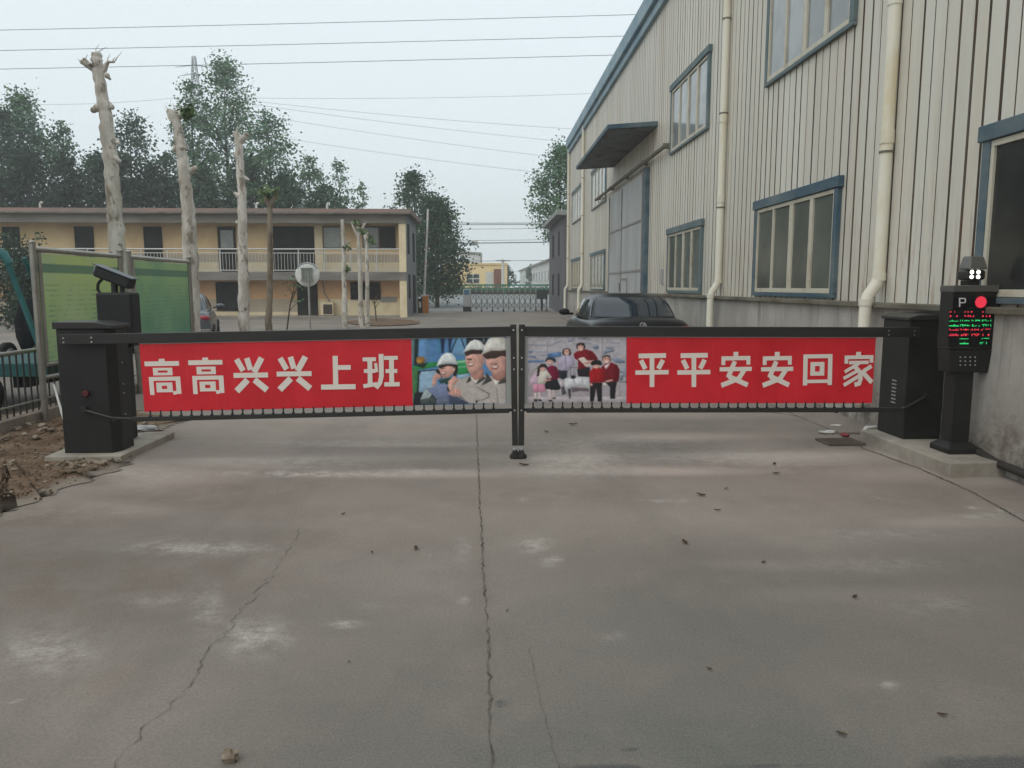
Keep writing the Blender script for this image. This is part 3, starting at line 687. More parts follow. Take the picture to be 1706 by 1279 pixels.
FAMILY = [
 ([(85,92),(1590,92),(1584,1112),(92,1112)], (184,178,184)), ([(88,830),(1586,830),(1584,1112),(92,1112)], (172,163,168)), ([(90,1010),(1584,1010),(1584,1112),(92,1112)], (188,178,182)),
 ([(90,210),(380,218),(385,232),(200,240),(90,228)], (150,152,164)), ([(90,290),(260,300),(380,330),(380,345),(200,330),(90,330)], (176,180,192)), ([(95,318),(150,310),(165,345),(110,350)], (116,128,152)), ([(100,385),(200,390),(210,425),(110,410)], (112,130,158)), ([(250,380),(600,365),(600,380),(250,392)], (126,146,178)),
 ([(88,455),(320,450),(340,470),(320,490),(92,496)], (112,136,176)), ([(380,360),(440,345),(520,335),(600,330),(600,395),(540,410),(380,410)], (98,132,176)), ([(392,370),(440,360),(470,380),(410,395)], (74,104,150)), ([(540,330),(590,335),(580,350),(545,350)], (90,116,156)),
 ([(390,240),(470,200),(600,150),(610,165),(480,215),(400,255)], INK), ([(680,110),(790,100),(790,160),(700,190)], (160,160,172)), ([(820,140),(900,120),(1060,140),(1060,150),(900,140)], (138,142,156)), ([(850,105),(1000,110),(980,122),(860,118)], (130,134,150)), ([(940,180),(1060,200),(1050,215),(940,200)], INK),
 (ell(1118,252,54,38), (146,152,168)), (ell(1125,265,34,20), (104,116,136)), ([(1330,180),(1480,190),(1480,205),(1340,200)], INK), ([(1225,320),(1300,270),(1400,280),(1390,330),(1260,345)], (150,156,170)), (ell(1330,268,60,16), (128,134,152)), ([(1225,350),(1380,300),(1385,312),(1240,370)], (112,120,138)),
 ([(1360,440),(1440,410),(1560,460),(1565,500),(1420,500)], (136,146,164)), ([(1420,470),(1560,465),(1560,500),(1430,492)], (104,118,142)), ([(1490,560),(1575,550),(1575,720),(1500,700)], (160,166,178)), ([(1470,770),(1500,690),(1540,680),(1530,760)], (110,114,126)), ([(1470,770),(1580,770),(1580,800),(1470,795)], (126,130,140)), ([(1480,620),(1560,640),(1555,655),(1480,640)], (120,128,144)),
 ([(385,95),(390,95),(390,400),(385,400)], (112,108,116)), ([(802,95),(808,95),(808,330),(802,330)], (112,108,116)), ([(1214,95),(1219,95),(1219,400),(1214,400)], (112,108,116)),
 # chairs
 ([(120,760),(150,600),(220,560),(240,580),(170,620),(150,770)], (170,160,156)), ([(560,780),(615,780),(600,870),(590,980),(580,980),(585,880)], (206,198,198)), ([(1215,800),(1320,800),(1320,842),(1215,846)], (198,190,186)), ([(1420,790),(1465,780),(1450,900),(1475,990),(1440,1020),(1430,900)], (196,186,184)),
 # mother
 ([(548,600),(620,560),(700,560),(680,720),(620,750),(560,720)], (40,42,52)), ([(600,860),(640,850),(672,960),(620,985),(596,975)], (84,80,88)),
 ([(520,530),(545,460),(600,400),(660,380),(740,385),(795,450),(800,530),(740,570),(710,620),(560,610),(560,540)], (178,168,190)), ([(650,385),(665,385),(668,600),(655,600)], (154,144,168)), ([(520,480),(560,470),(550,530),(510,550)], (196,176,176)),
 ([(608,345),(618,295),(675,268),(730,290),(745,345),(735,380),(620,375)], (44,38,40)), (ell(678,335,46,50), SK), ([(655,352),(705,350),(690,368),(668,368)], (240,226,222)), ([(650,322),(668,320),(668,328),(650,330)], (60,44,42)), ([(688,320),(706,322),(706,330),(688,328)], (60,44,42)),
 # father
 ([(835,600),(860,560),(1030,560),(1030,712),(850,700)], (44,36,44)),
 ([(780,370),(820,325),(900,305),(965,288),(1060,318),(1110,370),(1155,435),(1085,475),(1010,450),(1000,560),(850,600),(850,460),(800,430)], (128,26,38)), ([(960,300),(1060,320),(1150,435),(1085,470),(1020,420)], (112,20,32)), ([(900,320),(912,320),(930,400),(918,404)], (96,16,26)),
 ([(845,432),(935,405),(1000,465),(1080,520),(1060,552),(975,562)], (222,206,200)), ([(935,492),(1085,450),(1110,470),(1060,500),(960,520)], SK),
 ([(826,280),(828,210),(880,184),(945,194),(962,250),(950,290)], (40,34,36)), (ell(892,258,48,58), SK), ([(868,285),(918,285),(905,300),(880,300)], (236,222,216)), ([(862,240),(884,238),(884,246),(862,248)], (54,40,38)), ([(900,238),(922,240),(922,248),(900,246)], (54,40,38)), ([(838,235),(850,205),(930,200),(950,240),(900,222)], (40,34,36)),
 # grandmother
 ([(340,780),(380,750),(530,745),(590,880),(560,905),(440,912),(345,890)], (32,34,38)), ([(378,895),(440,900),(465,1060),(410,1072)], (212,194,194)), ([(455,905),(485,905),(505,1030),(470,1040)], (206,188,188)), ([(398,1060),(462,1058),(455,1082),(405,1084)], (40,36,40)), ([(460,1022),(508,1020),(508,1042),(470,1046)], (40,36,40)),
 ([(372,620),(390,560),(450,532),(520,556),(555,640),(560,720),(530,752),(380,760)], (120,24,58)), ([(470,560),(520,556),(555,640),(520,700)], (104,18,50)),
 ([(342,480),(370,420),(430,402),(490,418),(516,460),(505,500),(440,440),(380,470)], (46,56,72)), (ell(420,478,48,48), SK), ([(398,490),(440,488),(430,505),(405,505)], (240,224,220)), ([(350,470),(375,432),(470,428),(490,490),(455,450),(400,448)], (46,54,66)),
 # girl
 ([(95,810),(150,690),(235,625),(260,700),(250,815),(140,820)], (206,178,196)), ([(160,820),(345,815),(355,935),(285,948),(250,940),(168,950)], (206,142,166)), ([(235,830),(245,830),(240,945),(228,945)], (170,104,130)),
 ([(180,950),(215,948),(222,1050),(192,1052)], (220,202,200)), ([(242,945),(276,945),(282,1050),(252,1052)], (220,202,200)), ([(175,1045),(228,1045),(228,1082),(185,1084)], (46,42,46)), ([(244,1045),(300,1058),(296,1082),(248,1080)], (46,42,46)),
 ([(246,630),(300,610),(380,615),(450,705),(440,730),(400,740),(372,690),(355,812),(236,816)], (214,208,196)), ([(320,765),(430,745),(440,765),(330,785)], SK),
 ([(222,700),(238,560),(285,512),(350,508),(388,560),(380,600),(340,560),(275,580),(255,700)], (48,36,40)), (ell(312,585,44,40), SK), ([(292,596),(332,596),(322,610),(300,610)], (240,226,222)), ([(262,572),(285,525),(350,522),(365,575),(320,556)], (48,36,40)),
 # table with model ship
 ([(740,870),(1010,880),(1010,930),(880,920),(760,945)], (112,100,106)), ([(690,890),(742,890),(736,1042),(716,1042)], (76,70,76)), ([(640,735),(760,725),(1010,708),(1032,885),(960,870),(860,850),(750,855),(690,890),(655,925),(650,850)], (212,212,216)), ([(760,730),(780,728),(830,850),(800,852)], (186,188,196)), ([(900,716),(915,716),(940,860),(925,862)], (190,190,198)),
 ([(738,690),(815,690),(806,735),(744,735)], (34,36,44)), ([(722,565),(835,562),(835,570),(722,573)], (70,72,84)), ([(735,580),(742,580),(742,690),(735,690)], (60,62,76)), ([(760,585),(767,585),(767,690),(760,690)], (130,136,152)), ([(785,580),(792,580),(792,690),(785,690)], (60,62,76)), ([(810,585),(817,585),(817,690),(810,690)], (120,126,144)), ([(680,650),(700,620),(705,710),(685,715)], (150,156,170)),
 # grandfather
 ([(1262,792),(1445,780),(1420,900),(1412,1030),(1340,1030),(1335,860)], (36,32,38)), ([(1335,1020),(1412,1020),(1412,1044),(1345,1044)], (30,28,32)),
 ([(1200,560),(1250,520),(1345,486),(1440,525),(1478,600),(1480,700),(1460,785),(1250,785)], (118,24,38)), ([(1400,540),(1440,525),(1478,600),(1460,785),(1420,700)], (98,18,30)), ([(1242,545),(1345,488),(1318,545),(1276,595)], (226,196,200)), ([(1255,770),(1370,745),(1390,765),(1300,792)], SK),
 ([(1212,440),(1222,395),(1280,374),(1335,385),(1352,440),(1345,470),(1225,470)], (76,70,74)), (ell(1283,446,58,62), SK), ([(1255,470),(1318,468),(1300,490),(1270,490)], (238,226,220)), ([(1248,428),(1272,426),(1272,434),(1248,436)], (60,46,44)), ([(1298,426),(1322,428),(1322,436),(1298,434)], (60,46,44)), ([(1220,420),(1245,382),(1330,384),(1345,420),(1290,400)], (70,64,68)),
 # boy
 ([(1032,800),(1218,795),(1210,1060),(1150,1062),(1125,870),(1092,1062),(1034,1062)], (36,30,34)), ([(1030,1055),(1092,1055),(1092,1086),(1030,1086)], (28,26,28)), ([(1148,1050),(1212,1050),(1212,1082),(1150,1084)], (28,26,28)),
 ([(1018,640),(1075,575),(1190,570),(1250,630),(1252,790),(1030,802)], (168,26,34)), ([(1180,600),(1250,630),(1252,790),(1190,795)], (144,20,28)), (ell(1052,828,24,22), SK), ([(1085,575),(1095,620),(1088,700),(1075,640)], (140,18,26)),
 (ell(1130,548,54,38), SK), ([(1108,558),(1150,557),(1140,570),(1118,570)], (236,222,216)), ([(1036,515),(1060,470),(1130,448),(1195,464),(1220,520),(1190,534),(1130,520),(1070,535)], (34,28,30)), ([(1066,560),(1075,540),(1085,575),(1075,590)], SKD),
]
def blur(a, sg):
    r = max(1, int(sg * 2.5)); k = np.exp(-.5 * (np.arange(-r, r + 1) / sg) ** 2); k /= k.sum()
    p = np.pad(a, ((r, r), (r, r)) + ((0, 0),) * (a.ndim - 2), mode='edge')
    q = sum(k[i] * p[i:i + a.shape[0]] for i in range(2*r+1)); return sum(k[i] * q[:, i:i + a.shape[1]] for i in range(2*r+1))
M_photo = NT('printed_photo_ink'); _a = M_photo.n('ShaderNodeAttribute'); _a.attribute_name = 'ink'; M_photo.color(_a.outputs['Color']); M_photo = M_photo.set(.5, 0, .35)
def photo_print(arm, off, pic, picfn, parent, W=232, H=168):
    """the printed photograph: tonal areas with soft modelling, laid on the banner as ink on a fine mesh"""
    q = pic[0][0]; u, v = np.meshgrid(np.linspace(0, 1, W), np.linspace(0, 1, H)); Q = [np.array(p, float) for p in q]
    X = (1-u)*(1-v)*Q[0][0] + u*(1-v)*Q[1][0] + u*v*Q[2][0] + (1-u)*v*Q[3][0]; Y = (1-u)*(1-v)*Q[0][1] + u*(1-v)*Q[1][1] + u*v*Q[2][1] + (1-u)*v*Q[3][1]
    img = np.zeros((H, W, 3)); rng = np.random.default_rng(4)
    for poly, col in pic:
        ins = np.zeros((H, W), bool); n = len(poly)
        for i in range(n):
            (x0, y0), (x1, y1) = poly[i], poly[(i+1) % n]
            if y0 == y1: continue
            ins ^= ((y0 > Y) != (y1 > Y)) & (X < (x1 - x0) * (Y - y0) / (y1 - y0) + x0)
        area = ins.sum()
        if not area: continue
        a = blur(ins.astype(float), .7); c = np.array(col, float)
        if 40 < area < .2 * W * H:
            sg = min(7, max(1.3, math.sqrt(area) * .17)); b = blur(ins.astype(float), sg); gy, gx = np.gradient(b)
            sh = 1.04 + .34 * sg * (.55 * gx + .85 * gy) - .16 * (1 - b); sh = np.clip(sh, .62, 1.18)
        else: sh = np.ones((H, W))
        lay = blur(rng.normal(0, 1, (H, W)), 3.0); lay = 1 + .03 * lay / lay.std()
        img = img * (1 - a[..., None]) + np.clip(c * (sh * lay)[..., None], 0, 255) * a[..., None]
    img = blur(img, .6) * (1 + rng.normal(0, .025, (H, W, 1)))
    img = np.clip(img, 0, 255) / 255; L = np.where(img <= .04045, img / 12.92, ((img + .055) / 1.055) ** 2.4)
    off_ = wloc(parent); vs = []
    for x, y in zip(X.ravel(), Y.ravel()):
        a, h = arm.hit(*picfn(x, y), off); vs.append(arm(a, h, off) - off_)
    fs = [(j*W+i, (j+1)*W+i, (j+1)*W+i+1, j*W+i+1) for j in range(H-1) for i in range(W-1)]
    me = D.meshes.new('printed_picture'); me.from_pydata(vs, [], fs); me.materials.append(M_photo)
    at = me.attributes.new('ink', 'FLOAT_COLOR', 'POINT'); at.data.foreach_set('color', np.concatenate([L.reshape(-1, 3), np.ones((W*H, 1))], 1).astype(np.float32).ravel())
    o = D.objects.new('printed_picture', me); COL.objects.link(o); o.parent = parent
def barrier_arm(A, B, side, label, chars, pic, picfn, red_px, pic_px):
    """side +1: arm reaching right from the left cabinet; -1: the mirror arm"""
    arm = Arm(A, B); L = arm.L
    root = thing('advertising_barrier', label, 'barrier', Vector(((A[0] + B[0]) / 2, (A[1] + B[1]) / 2, 0)), 0, 'pair of advertising barriers across the driveway')
    m = MB(); m.fbox(arm, 0, L, -.086, 0, -.022, .022); tr = m.build('top_rail', M_black2, root, bevel=.004)
    m = MB()
    for a in (.05, .28):
        for h in (-.03, -.066):
            aa = a if side > 0 else L - a
            m.cyl(arm(aa, h, .020), arm(aa, h, .028), .007, n=8)
    pieces(m, 'bolt', M_steel, tr)
    # lower rail
    lo0, lo1 = (.56, L - .07) if side > 0 else (.07, L - .12)
    hl = -.757
    m = MB(); m.fbox(arm, lo0, lo1, hl, hl + .040, -.018, .018)
    m.fbox(arm, lo1 - .002 if side > 0 else lo0 - .06, lo1 + .06 if side > 0 else lo0 + .002, hl + .012, hl + .038, -.012, .012)
    m.build('lower_rail', M_black2, root, bevel=.003)
    # end post and foot
    e = L - .025 if side > 0 else .025
    m = MB(); m.fbox(arm, e - .026, e + .026, -1.045, .018, .024, .045); ep = m.build('end_post', M_black2, root, bevel=.003)
    m = MB()
    for h in (-.03, -.27, -.37, -.73): m.cyl(arm(e, h, .044), arm(e, h, .052), .008, n=8)
    pieces(m, 'bolt', M_steel, ep)
    P = arm(e, -1.045, .034); Q = Vector((P.x, P.y, 0))
    m = MB(); m.cyl(Q + Vector((0, 0, .05)), Q + Vector((0, 0, P.z - .002)), .012, n=10); m.cyl(Q + Vector((0, 0, .078)), Q + Vector((0, 0, .09)), .022, n=6); m.build('foot_bolt', M_steel, ep)
    m = MB(); m.lathe([(0, .046), (.022, .05), (.034, .040), (.055, .024), (.07, .02)], Q, Q + Vector((0, 0, 1)), 16); m.build('rubber_foot', M_rubber, ep)
    # banner panel
    off = .002
    ph = [arm.hit(*p, off) for p in red_px[:2]]
    pa = [arm.hit(*p, off)[0] for p in (red_px[0], pic_px[1])] if side > 0 else [arm.hit(*p, off)[0] for p in (pic_px[0], red_px[1])]
    h1 = -.094; h0 = -.676
    split = arm.hit(*(red_px[1] if side > 0 else red_px[0]), off)[0]
    m = MB()
    if side > 0: m.fbox(arm, pa[0], split, h0, h1, -.003, .003)
    else: m.fbox(arm, split, pa[1], h0, h1, -.003, .003)
    bn = m.build('banner', M_red, root)
    lettering(arm, chars, bn, .0031)
    m = MB(); 
    if side > 0: m.fbox(arm, split, pa[1], h0, h1, -.003, .003)
    else: m.fbox(arm, pa[0], split, h0, h1, -.003, .003)
    pb = m.build('picture_panel', M_alu, root)
    photo_print(arm, .0034, pic, picfn, pb)
    m = MB()
    if side > 0: m.fbox(arm, pa[1] + .002, e - .028, h0 - .01, h1 + .004, -.004, .006)
    else: m.fbox(arm, e + .028, pa[0] - .002, h0 - .01, h1 + .004, -.004, .006)
    m.fbox(arm, pa[0], pa[1], h0 - .006, h0 - .001, -.004, .007); m.fbox(arm, pa[0], pa[1], h1 + .001, h1 + .007, -.004, .006)
    pieces(m, 'banner_edge', M_alu, root)
    # clips between banner and lower rail
    n = int((pa[1] - pa[0]) / .0865); proto = None
    for k in range(n):
        a = pa[0] + .05 + k * .0865
        if proto is None:
            m = MB(); z0 = hl + .038
            m.fbox(lambda s_, h_, o_: arm(a + s_, h_, o_), -.006, .006, z0, h0 + .012, .003, .010)
            m.fbox(lambda s_, h_, o_: arm(a + s_, h_, o_), -.012, .012, z0 + .001, z0 + .014, .0105, .018)
            proto = m.build('clip', M_black, root); a00 = a
        else:
            q = proto.copy(); COL.objects.link(q); q.parent = root; q.location = arm.d * (a - a00)
    return arm, root
LCH = [('高', (240, 597.5, 297.5, 657.5), 5), ('高', (313, 595.5, 370, 656), 4), ('兴', (387.5, 595, 445, 653.5), 3), ('兴', (460, 593, 518, 651), 2), ('上', (534, 592.5, 591.5, 648.5), 1), ('班', (604, 589.5, 665, 648.5), 1)]
RCH = [('平', (1058.5, 588.5, 1114, 644.5), 0), ('平', (1128.5, 588, 1183.5, 644.5), 0), ('安', (1199.5, 586, 1253, 644.5), -1), ('安', (1268.5, 586, 1322, 644.5), -1), ('回', (1338.5, 590, 1387, 641.5), -1), ('家', (1406, 586, 1457, 643), -2)]
arm_l, ARM_L = barrier_arm(at_y(97, 557, 6.60), at_y(859.6, 543.2, 6.66), 1, 'black swing barrier with red banner and picture of three workers in white helmets', LCH, WORKERS, lambda x, y: (680 + x / 8.53, 540 + y / 8.53), [(232, 571), (687, 564)], [(687, 564), (842.5, 562)])
arm_r, ARM_R = barrier_arm(at_y(864.4, 543.2, 6.66), at_y(1531, 545, 6.66), -1, 'black swing barrier with red banner and picture of a family around a table', RCH, FAMILY, lambda x, y: (870 + x / 9.133, 550 + y / 9.133), [(1044, 560), (1459.5, 560)], [(879.5, 560), (1044, 560)])

# concrete plinth pads
m = MB(); m.k = 0; m.prism([(-3.76, 6.55, -.02), (-3.12, 6.57, -.02), (-3.10, 7.66, -.02), (-3.78, 7.66, -.02)], (0, 0, .085))
tag(m.build('concrete_pad', M_pad, bevel=.012), 'small low concrete pad under the left black cabinet', 'concrete pad', 'concrete pads under the barrier cabinets')
m = MB(); m.prism([(3.655, 5.80, -.02), (4.135, 5.84, -.02), (4.135, 7.26, -.02), (3.64, 7.24, -.02)], (0, 0, .14))
tag(m.build('concrete_pad', M_pad, bevel=.012), 'taller concrete pad against the warehouse wall under display post', 'concrete pad', 'concrete pads under the barrier cabinets')

def cabinet(x0, x1, y0, y1, z0, label, left):
    t = thing('barrier_cabinet', label, 'barrier cabinet', ((x0 + x1) / 2, (y0 + y1) / 2, z0), 0, 'barrier motor cabinets at the driveway sides')
    m = MB(); ch = .05; H = 1.075
    pl = [(x0, y0), (x1 - ch if left else x1, y0), (x1, y0 + ch * 2), (x1, y1), (x0, y1)] if left else [(x0, y0), (x1, y0), (x1, y1), (x0 - .0, y1)]
    m.prism([(a, b, z0) for a, b in pl], (0, 0, H)); m.build('body', M_black, t, bevel=.006)
    m = MB(); e = .02
    m.prism([(x0 - e, y0 - e, z0 + H + .001), (x1 + e, y0 - e, z0 + H + .001), (x1 + e, y0 - e, z0 + H + .035), ((x0 + x1) / 2 + (.1 if left else -.12), y0 - e, z0 + H + .06), (x0 - e, y0 - e, z0 + H + .06)] if left else
            [(x0 - e, y0 - e, z0 + H + .001), (x1 + e, y0 - e, z0 + H + .001), (x1 + e, y0 - e, z0 + H + .062), ((x0 + x1) / 2 - .1, y0 - e, z0 + H + .052), (x0 - e, y0 - e, z0 + H + .03)], (0, y1 - y0 + 2 * e, 0))
    m.build('lid', M_black2, t, bevel=.006)
    return t, H
cl, H = cabinet(-3.645, -3.19, 6.66, 6.97, .066, 'dark left cabinet with red knob on low concrete pad', True)
m = MB(); p = at_y(145, 655, 6.66); m.lathe([(0, .012), (.01, .03), (.03, .03), (.036, .022)], (p.x, 6.66, p.z), (p.x, 6.0, p.z), 14)
m.build('knob', simple('red_plastic', c3(84, 26, 25), .4), cl)
m = MB()
for px, py in ((206, 604), (215, 640), (217, 655), (221, 690)):
    p = at_y(px, py, 6.8); m.cyl((-3.189, 6.82, p.z), (-3.178, 6.82, p.z), .008, n=8)
pieces(m, 'bolt', M_steel, cl)
m = MB(); a = at_y(140, 681, 6.64); b = at_y(192, 698, 6.61); m.tube([(a.x, 6.645, a.z), (a.x + .04, 6.63, a.z - .02), (b.x - .03, 6.615, b.z + .01), (b.x + .3, 6.605, b.z - .005)], [.014, .014, .012, .012], 8)
m.cyl((a.x, 6.66, a.z), (a.x, 6.62, a.z), .03, n=12); m.cyl((b.x, 6.64, b.z), (b.x, 6.59, b.z), .018, n=10); m.build('crank_link', M_black2, cl)
cr, H = cabinet(3.79, 4.13, 6.74, 7.20, .122, 'dark right cabinet with vent slots between banner and display post', False)
m = MB()
for k in range(7):
    z = .63 - k * .034; m.box((3.782, 6.90, z), (3.7895, 6.97, z + .012))
pieces(m, 'vent_slot', M_alu, cr)
m = MB(); a = at_y(1543, 659, 6.72); b = at_y(1506, 681, 6.70); m.tube([(a.x, 6.71, a.z), (b.x, 6.70, b.z), (b.x - .2, 6.665, b.z - .01)], .013, 8); m.cyl((a.x, 6.74, a.z), (a.x, 6.695, a.z), .024, n=12); m.cyl((b.x, 6.72, b.z), (b.x, 6.68, b.z), .018, n=10)
m.build('crank_link', M_black2, cr)

# ------------------------------------------------------------------ left camera post
M_blackbox = simple('matte_black_box', c3(24, 25, 26), .6, 0, .4)
t = thing('camera_post', 'black post with tilted plate reading camera behind the left cabinet', 'camera post', (-3.4, 7.3, .065))
m = MB(); m.box((-3.565, 7.2, .95), (-3.245, 7.4, 1.445)); m.box((-3.48, 7.24, .066), (-3.33, 7.38, .9495)); m.build('column', M_blackbox, t, bevel=.02)
cc = Vector((-3.42, 7.3, 1.585)); ax = (Matrix.Rotation(R(22), 3, 'Y') @ Vector((1, 0, 0))).normalized(); upv = Vector((ax.z * -1, 0, ax.x)); 
def cf(s_, h_, o_): return cc + ax * s_ + upv * h_ + Vector((0, -1, 0)) * o_
m = MB(); m.fbox(cf, -.17, .17, -.055, .045, -.07, .07); ck = m.build('camera_body', M_blackbox, t, bevel=.02)
m = MB(); m.fbox(cf, -.195, .175, .047, .056, -.085, .085); m.build('sun_hood', simple('hood_grey', c3(70, 76, 80), .4), ck, bevel=.004)
m = MB(); m.cyl(cf(-.171, -.005, 0), cf(-.185, -.005, 0), .045, n=18); m.build('lens', simple('lens_glass', c3(120, 124, 126), .1), ck)
m = MB(); m.cyl((-3.43, 7.3, 1.446), (-3.43, 7.3, 1.53), .03); m.cyl((-3.36, 7.3, 1.446), (-3.36, 7.3, 1.50), .02); m.build('bracket', M_black, t)
m = MB(); m.tube([cf(-.1, -.05, .0), cf(-.12, -.1, 0), Vector((-3.58, 7.3, 1.52)), Vector((-3.585, 7.3, 1.47)), Vector((-3.56, 7.3, 1.43))], .014, 8); m.build('cable', M_rubber, t)

# ------------------------------------------------------------------ display post on the right
ky = 6.13; kp = at_y(1616, 600, ky); kx = kp.x
t = thing('display_post', 'black display post with red light and P mark in front of dark right cabinet', 'display post', (kx, ky + .1, .12))
m = MB(); m.box((kx - .085, ky + .06, .19), (kx + .085, ky + .2, .81)); m.build('column', M_black, t, bevel=.012)
m = MB(); zz = .121
m.add([(kx - .14, ky - .03, zz), (kx + .14, ky - .03, zz), (kx + .14, ky + .25, zz), (kx - .14, ky + .25, zz), (kx - .14, ky - .03, zz + .045), (kx + .14, ky - .03, zz + .045), (kx + .14, ky + .25, zz + .045), (kx - .14, ky + .25, zz + .045),
       (kx - .09, ky + .05, zz + .085), (kx + .09, ky + .05, zz + .085), (kx + .09, ky + .21, zz + .085), (kx - .09, ky + .21, zz + .085)],
      [(0, 3, 2, 1), (0, 1, 5, 4), (1, 2, 6, 5), (2, 3, 7, 6), (3, 0, 4, 7), (4, 5, 9, 8), (5, 6, 10, 9), (6, 7, 11, 10), (7, 4, 8, 11), (8, 9, 10, 11)])
m.build('base_plate', M_black, t, bevel=.006)
hx0, hx1 = kx - .185, kx + .185; zt = at_y(1618, 476, ky).z; zb = at_y(1612, 621, ky).z; zm = at_y(1612, 583, ky).z
m = MB(); m.box((hx0, ky, zm), (hx1, ky + .17, zt)); m.hexa([Vector(p) for p in ((hx0 + .02, ky + .01, zb), (hx1 - .02, ky + .01, zb), (hx1 - .02, ky + .16, zb), (hx0 + .02, ky + .16, zb), (hx0 + .004, ky - .004, zm - .001), (hx1 - .004, ky - .004, zm - .001), (hx1 - .004, ky + .166, zm - .001), (hx0 + .004, ky + .166, zm - .001))])
hd = m.build('head', M_black, t, bevel=.008)
m = MB(); m.box((hx0 - .004, ky - .015, zt - .05), (hx1 + .004, ky + .175, zt + .004)); m.build('top_trim', simple('grey_trim', c3(92, 90, 86), .4, .2), hd, bevel=.006)
m = MB(); m.box((hx0 + .012, ky - .004, zm + .01), (hx1 - .012, ky - .0005, zt - .055)); sc_ = m.build('screen', simple('black_acrylic', c3(16, 16, 17), .2, 0, .5), t)
def onface(px, py, o=.006):
    p = at_y(px, py, ky - o); return p
M_ledr = emis('red_led', (1, .05, .09, 1), .95); M_ledg = emis('green_led', (.04, .85, .22, 1), .75); M_ledw = emis('white_led', (1, 1, .96, 1), 3.5)
m = MB(); ctr = onface(1634, 503)
for i in range(-8, 9):
    for j in range(-8, 9):
        if i*i + j*j <= 66: 
            q = ctr + Vector((i * .0057, 0, j * .0057)); m.cyl(q, q + Vector((0, -.003, 0)), .0025, n=6)
m.build('red_light', M_ledr, sc_)
m = MB()
for pl in (rc(1597.5, 496, 1599.8, 511), rc(1599.8, 496, 1607, 498), rc(1599.8, 503, 1607, 505), rc(1607, 497, 1609.3, 504)):
    m.prism([onface(x, y, .005) for x, y in pl], (0, -.001, 0))
m.build('parking_letter', simple('printed_white', c3(205, 204, 200), .5), sc_)
M_ledboard = simple('led_board', c3(20, 20, 21), .6, 0, .2)
def led_rows(txt, y0, mat, rows, x0=1582.5, x1=1650, nr=16):
    cu = D.curves.new('txt', 'FONT'); cu.body = txt; ob = D.objects.new('txt', cu); COL.objects.link(ob)
    bpy.context.view_layer.update(); ev = ob.evaluated_get(bpy.context.evaluated_depsgraph_get()); me = ev.to_mesh()
    vs = [Vector(v.co) for v in me.vertices]; me.calc_loop_triangles(); tr = [tuple(x.vertices) for x in me.loop_triangles]; ev.to_mesh_clear()
    D.objects.remove(ob); D.curves.remove(cu)
    m = MB(); m.k = 1
    m.prism([onface(x, y, .0045) for x, y in rc(x0 - .8, y0 - .6, x1 + .8, y0 + nr * .93 - .4)], (0, -.0003, 0)); m.k = 0
    if not vs: return
    xa, xb = min(v.x for v in vs), max(v.x for v in vs); ya, yb = min(v.y for v in vs), max(v.y for v in vs)
    T = np.array([[vs[a][:2], vs[b][:2], vs[c][:2]] for a, b, c in tr]); nc = 64
    for r in rows:
        for k in range(nc):
            p = np.array([xa + (xb - xa) * (k + .5) / nc, yb - (yb - ya) * (r + .5) / nr])
            d = [(T[:, (i+1) % 3, 0] - T[:, i, 0]) * (p[1] - T[:, i, 1]) - (T[:, (i+1) % 3, 1] - T[:, i, 1]) * (p[0] - T[:, i, 0]) for i in range(3)]
            if np.any((np.minimum(np.minimum(d[0], d[1]), d[2]) >= 0) | (np.maximum(np.maximum(d[0], d[1]), d[2]) <= 0)):
                xx = x0 + (x1 - x0) * (k + .5) / nc; yy = y0 + r * .93
                m.prism([onface(x, y, .005) for x, y in rc(xx - .44, yy - .44, xx + .44, yy + .44)], (0, -.002, 0))
    if m.v: m.build('led_lettering', [mat, M_ledboard], sc_)
led_rows('15  06  18', 517, M_ledr, (2, 3, 9, 10, 11), nr=14)
led_rows('车牌识别', 532, M_ledg, (1, 2, 3, 9, 10, 11, 12), x0=1581, x1=1651)
led_rows('减速慢行', 547, M_ledr, (1, 2, 3, 10, 11, 12, 13), x0=1581, x1=1650)
led_rows('一车一杆', 561.5, M_ledg, (2, 3, 9, 10, 11, 12), x0=1581, x1=1648)
m = MB()
for i in range(4):
    for j in range(3):
        q = onface(1600 + i * 8.2, 595 + j * 6.5, .006); m.sphere(q, .0065, 8, 6)
pieces(m, 'speaker_hole', M_alu, hd)
# lamp head
lz = zt + .005; lx = kx - .005
m = MB(); m.box((lx - .05, ky + .02, lz), (lx + .05, ky + .12, lz + .04)); m.build('lamp_bracket', M_black, t, bevel=.006)
m = MB(); m.box((lx - .085, ky - .0, lz + .041), (lx + .085, ky + .12, lz + .125)); lb = m.build('lamp_housing', M_black2, t, bevel=.02)
def hood_pts(z, w, y0): return [(lx - w, y0, z), (lx + w, y0, z)]
m = MB(); m.hexa([Vector(p) for p in ((lx - .08, ky - .03, lz + .127), (lx + .08, ky - .03, lz + .127), (lx + .08, ky + .12, lz + .127), (lx - .08, ky + .12, lz + .127), (lx - .055, ky + .0, lz + .232), (lx + .06, ky + .0, lz + .232), (lx + .055, ky + .1, lz + .235), (lx - .055, ky + .1, lz + .235))])
m.build('lamp_hood', simple('grey_hood', c3(92, 91, 86), .35, 0, .5), lb, bevel=.012)
m = MB()
for i in (-.027, .027):
    for j in (-.018, .02): m.sphere((lx - .008 + i, ky - .003, lz + .085 + j), .0155, 12, 8, (1, .5, 1))
pieces(m, 'lamp_led', M_ledw, lb)

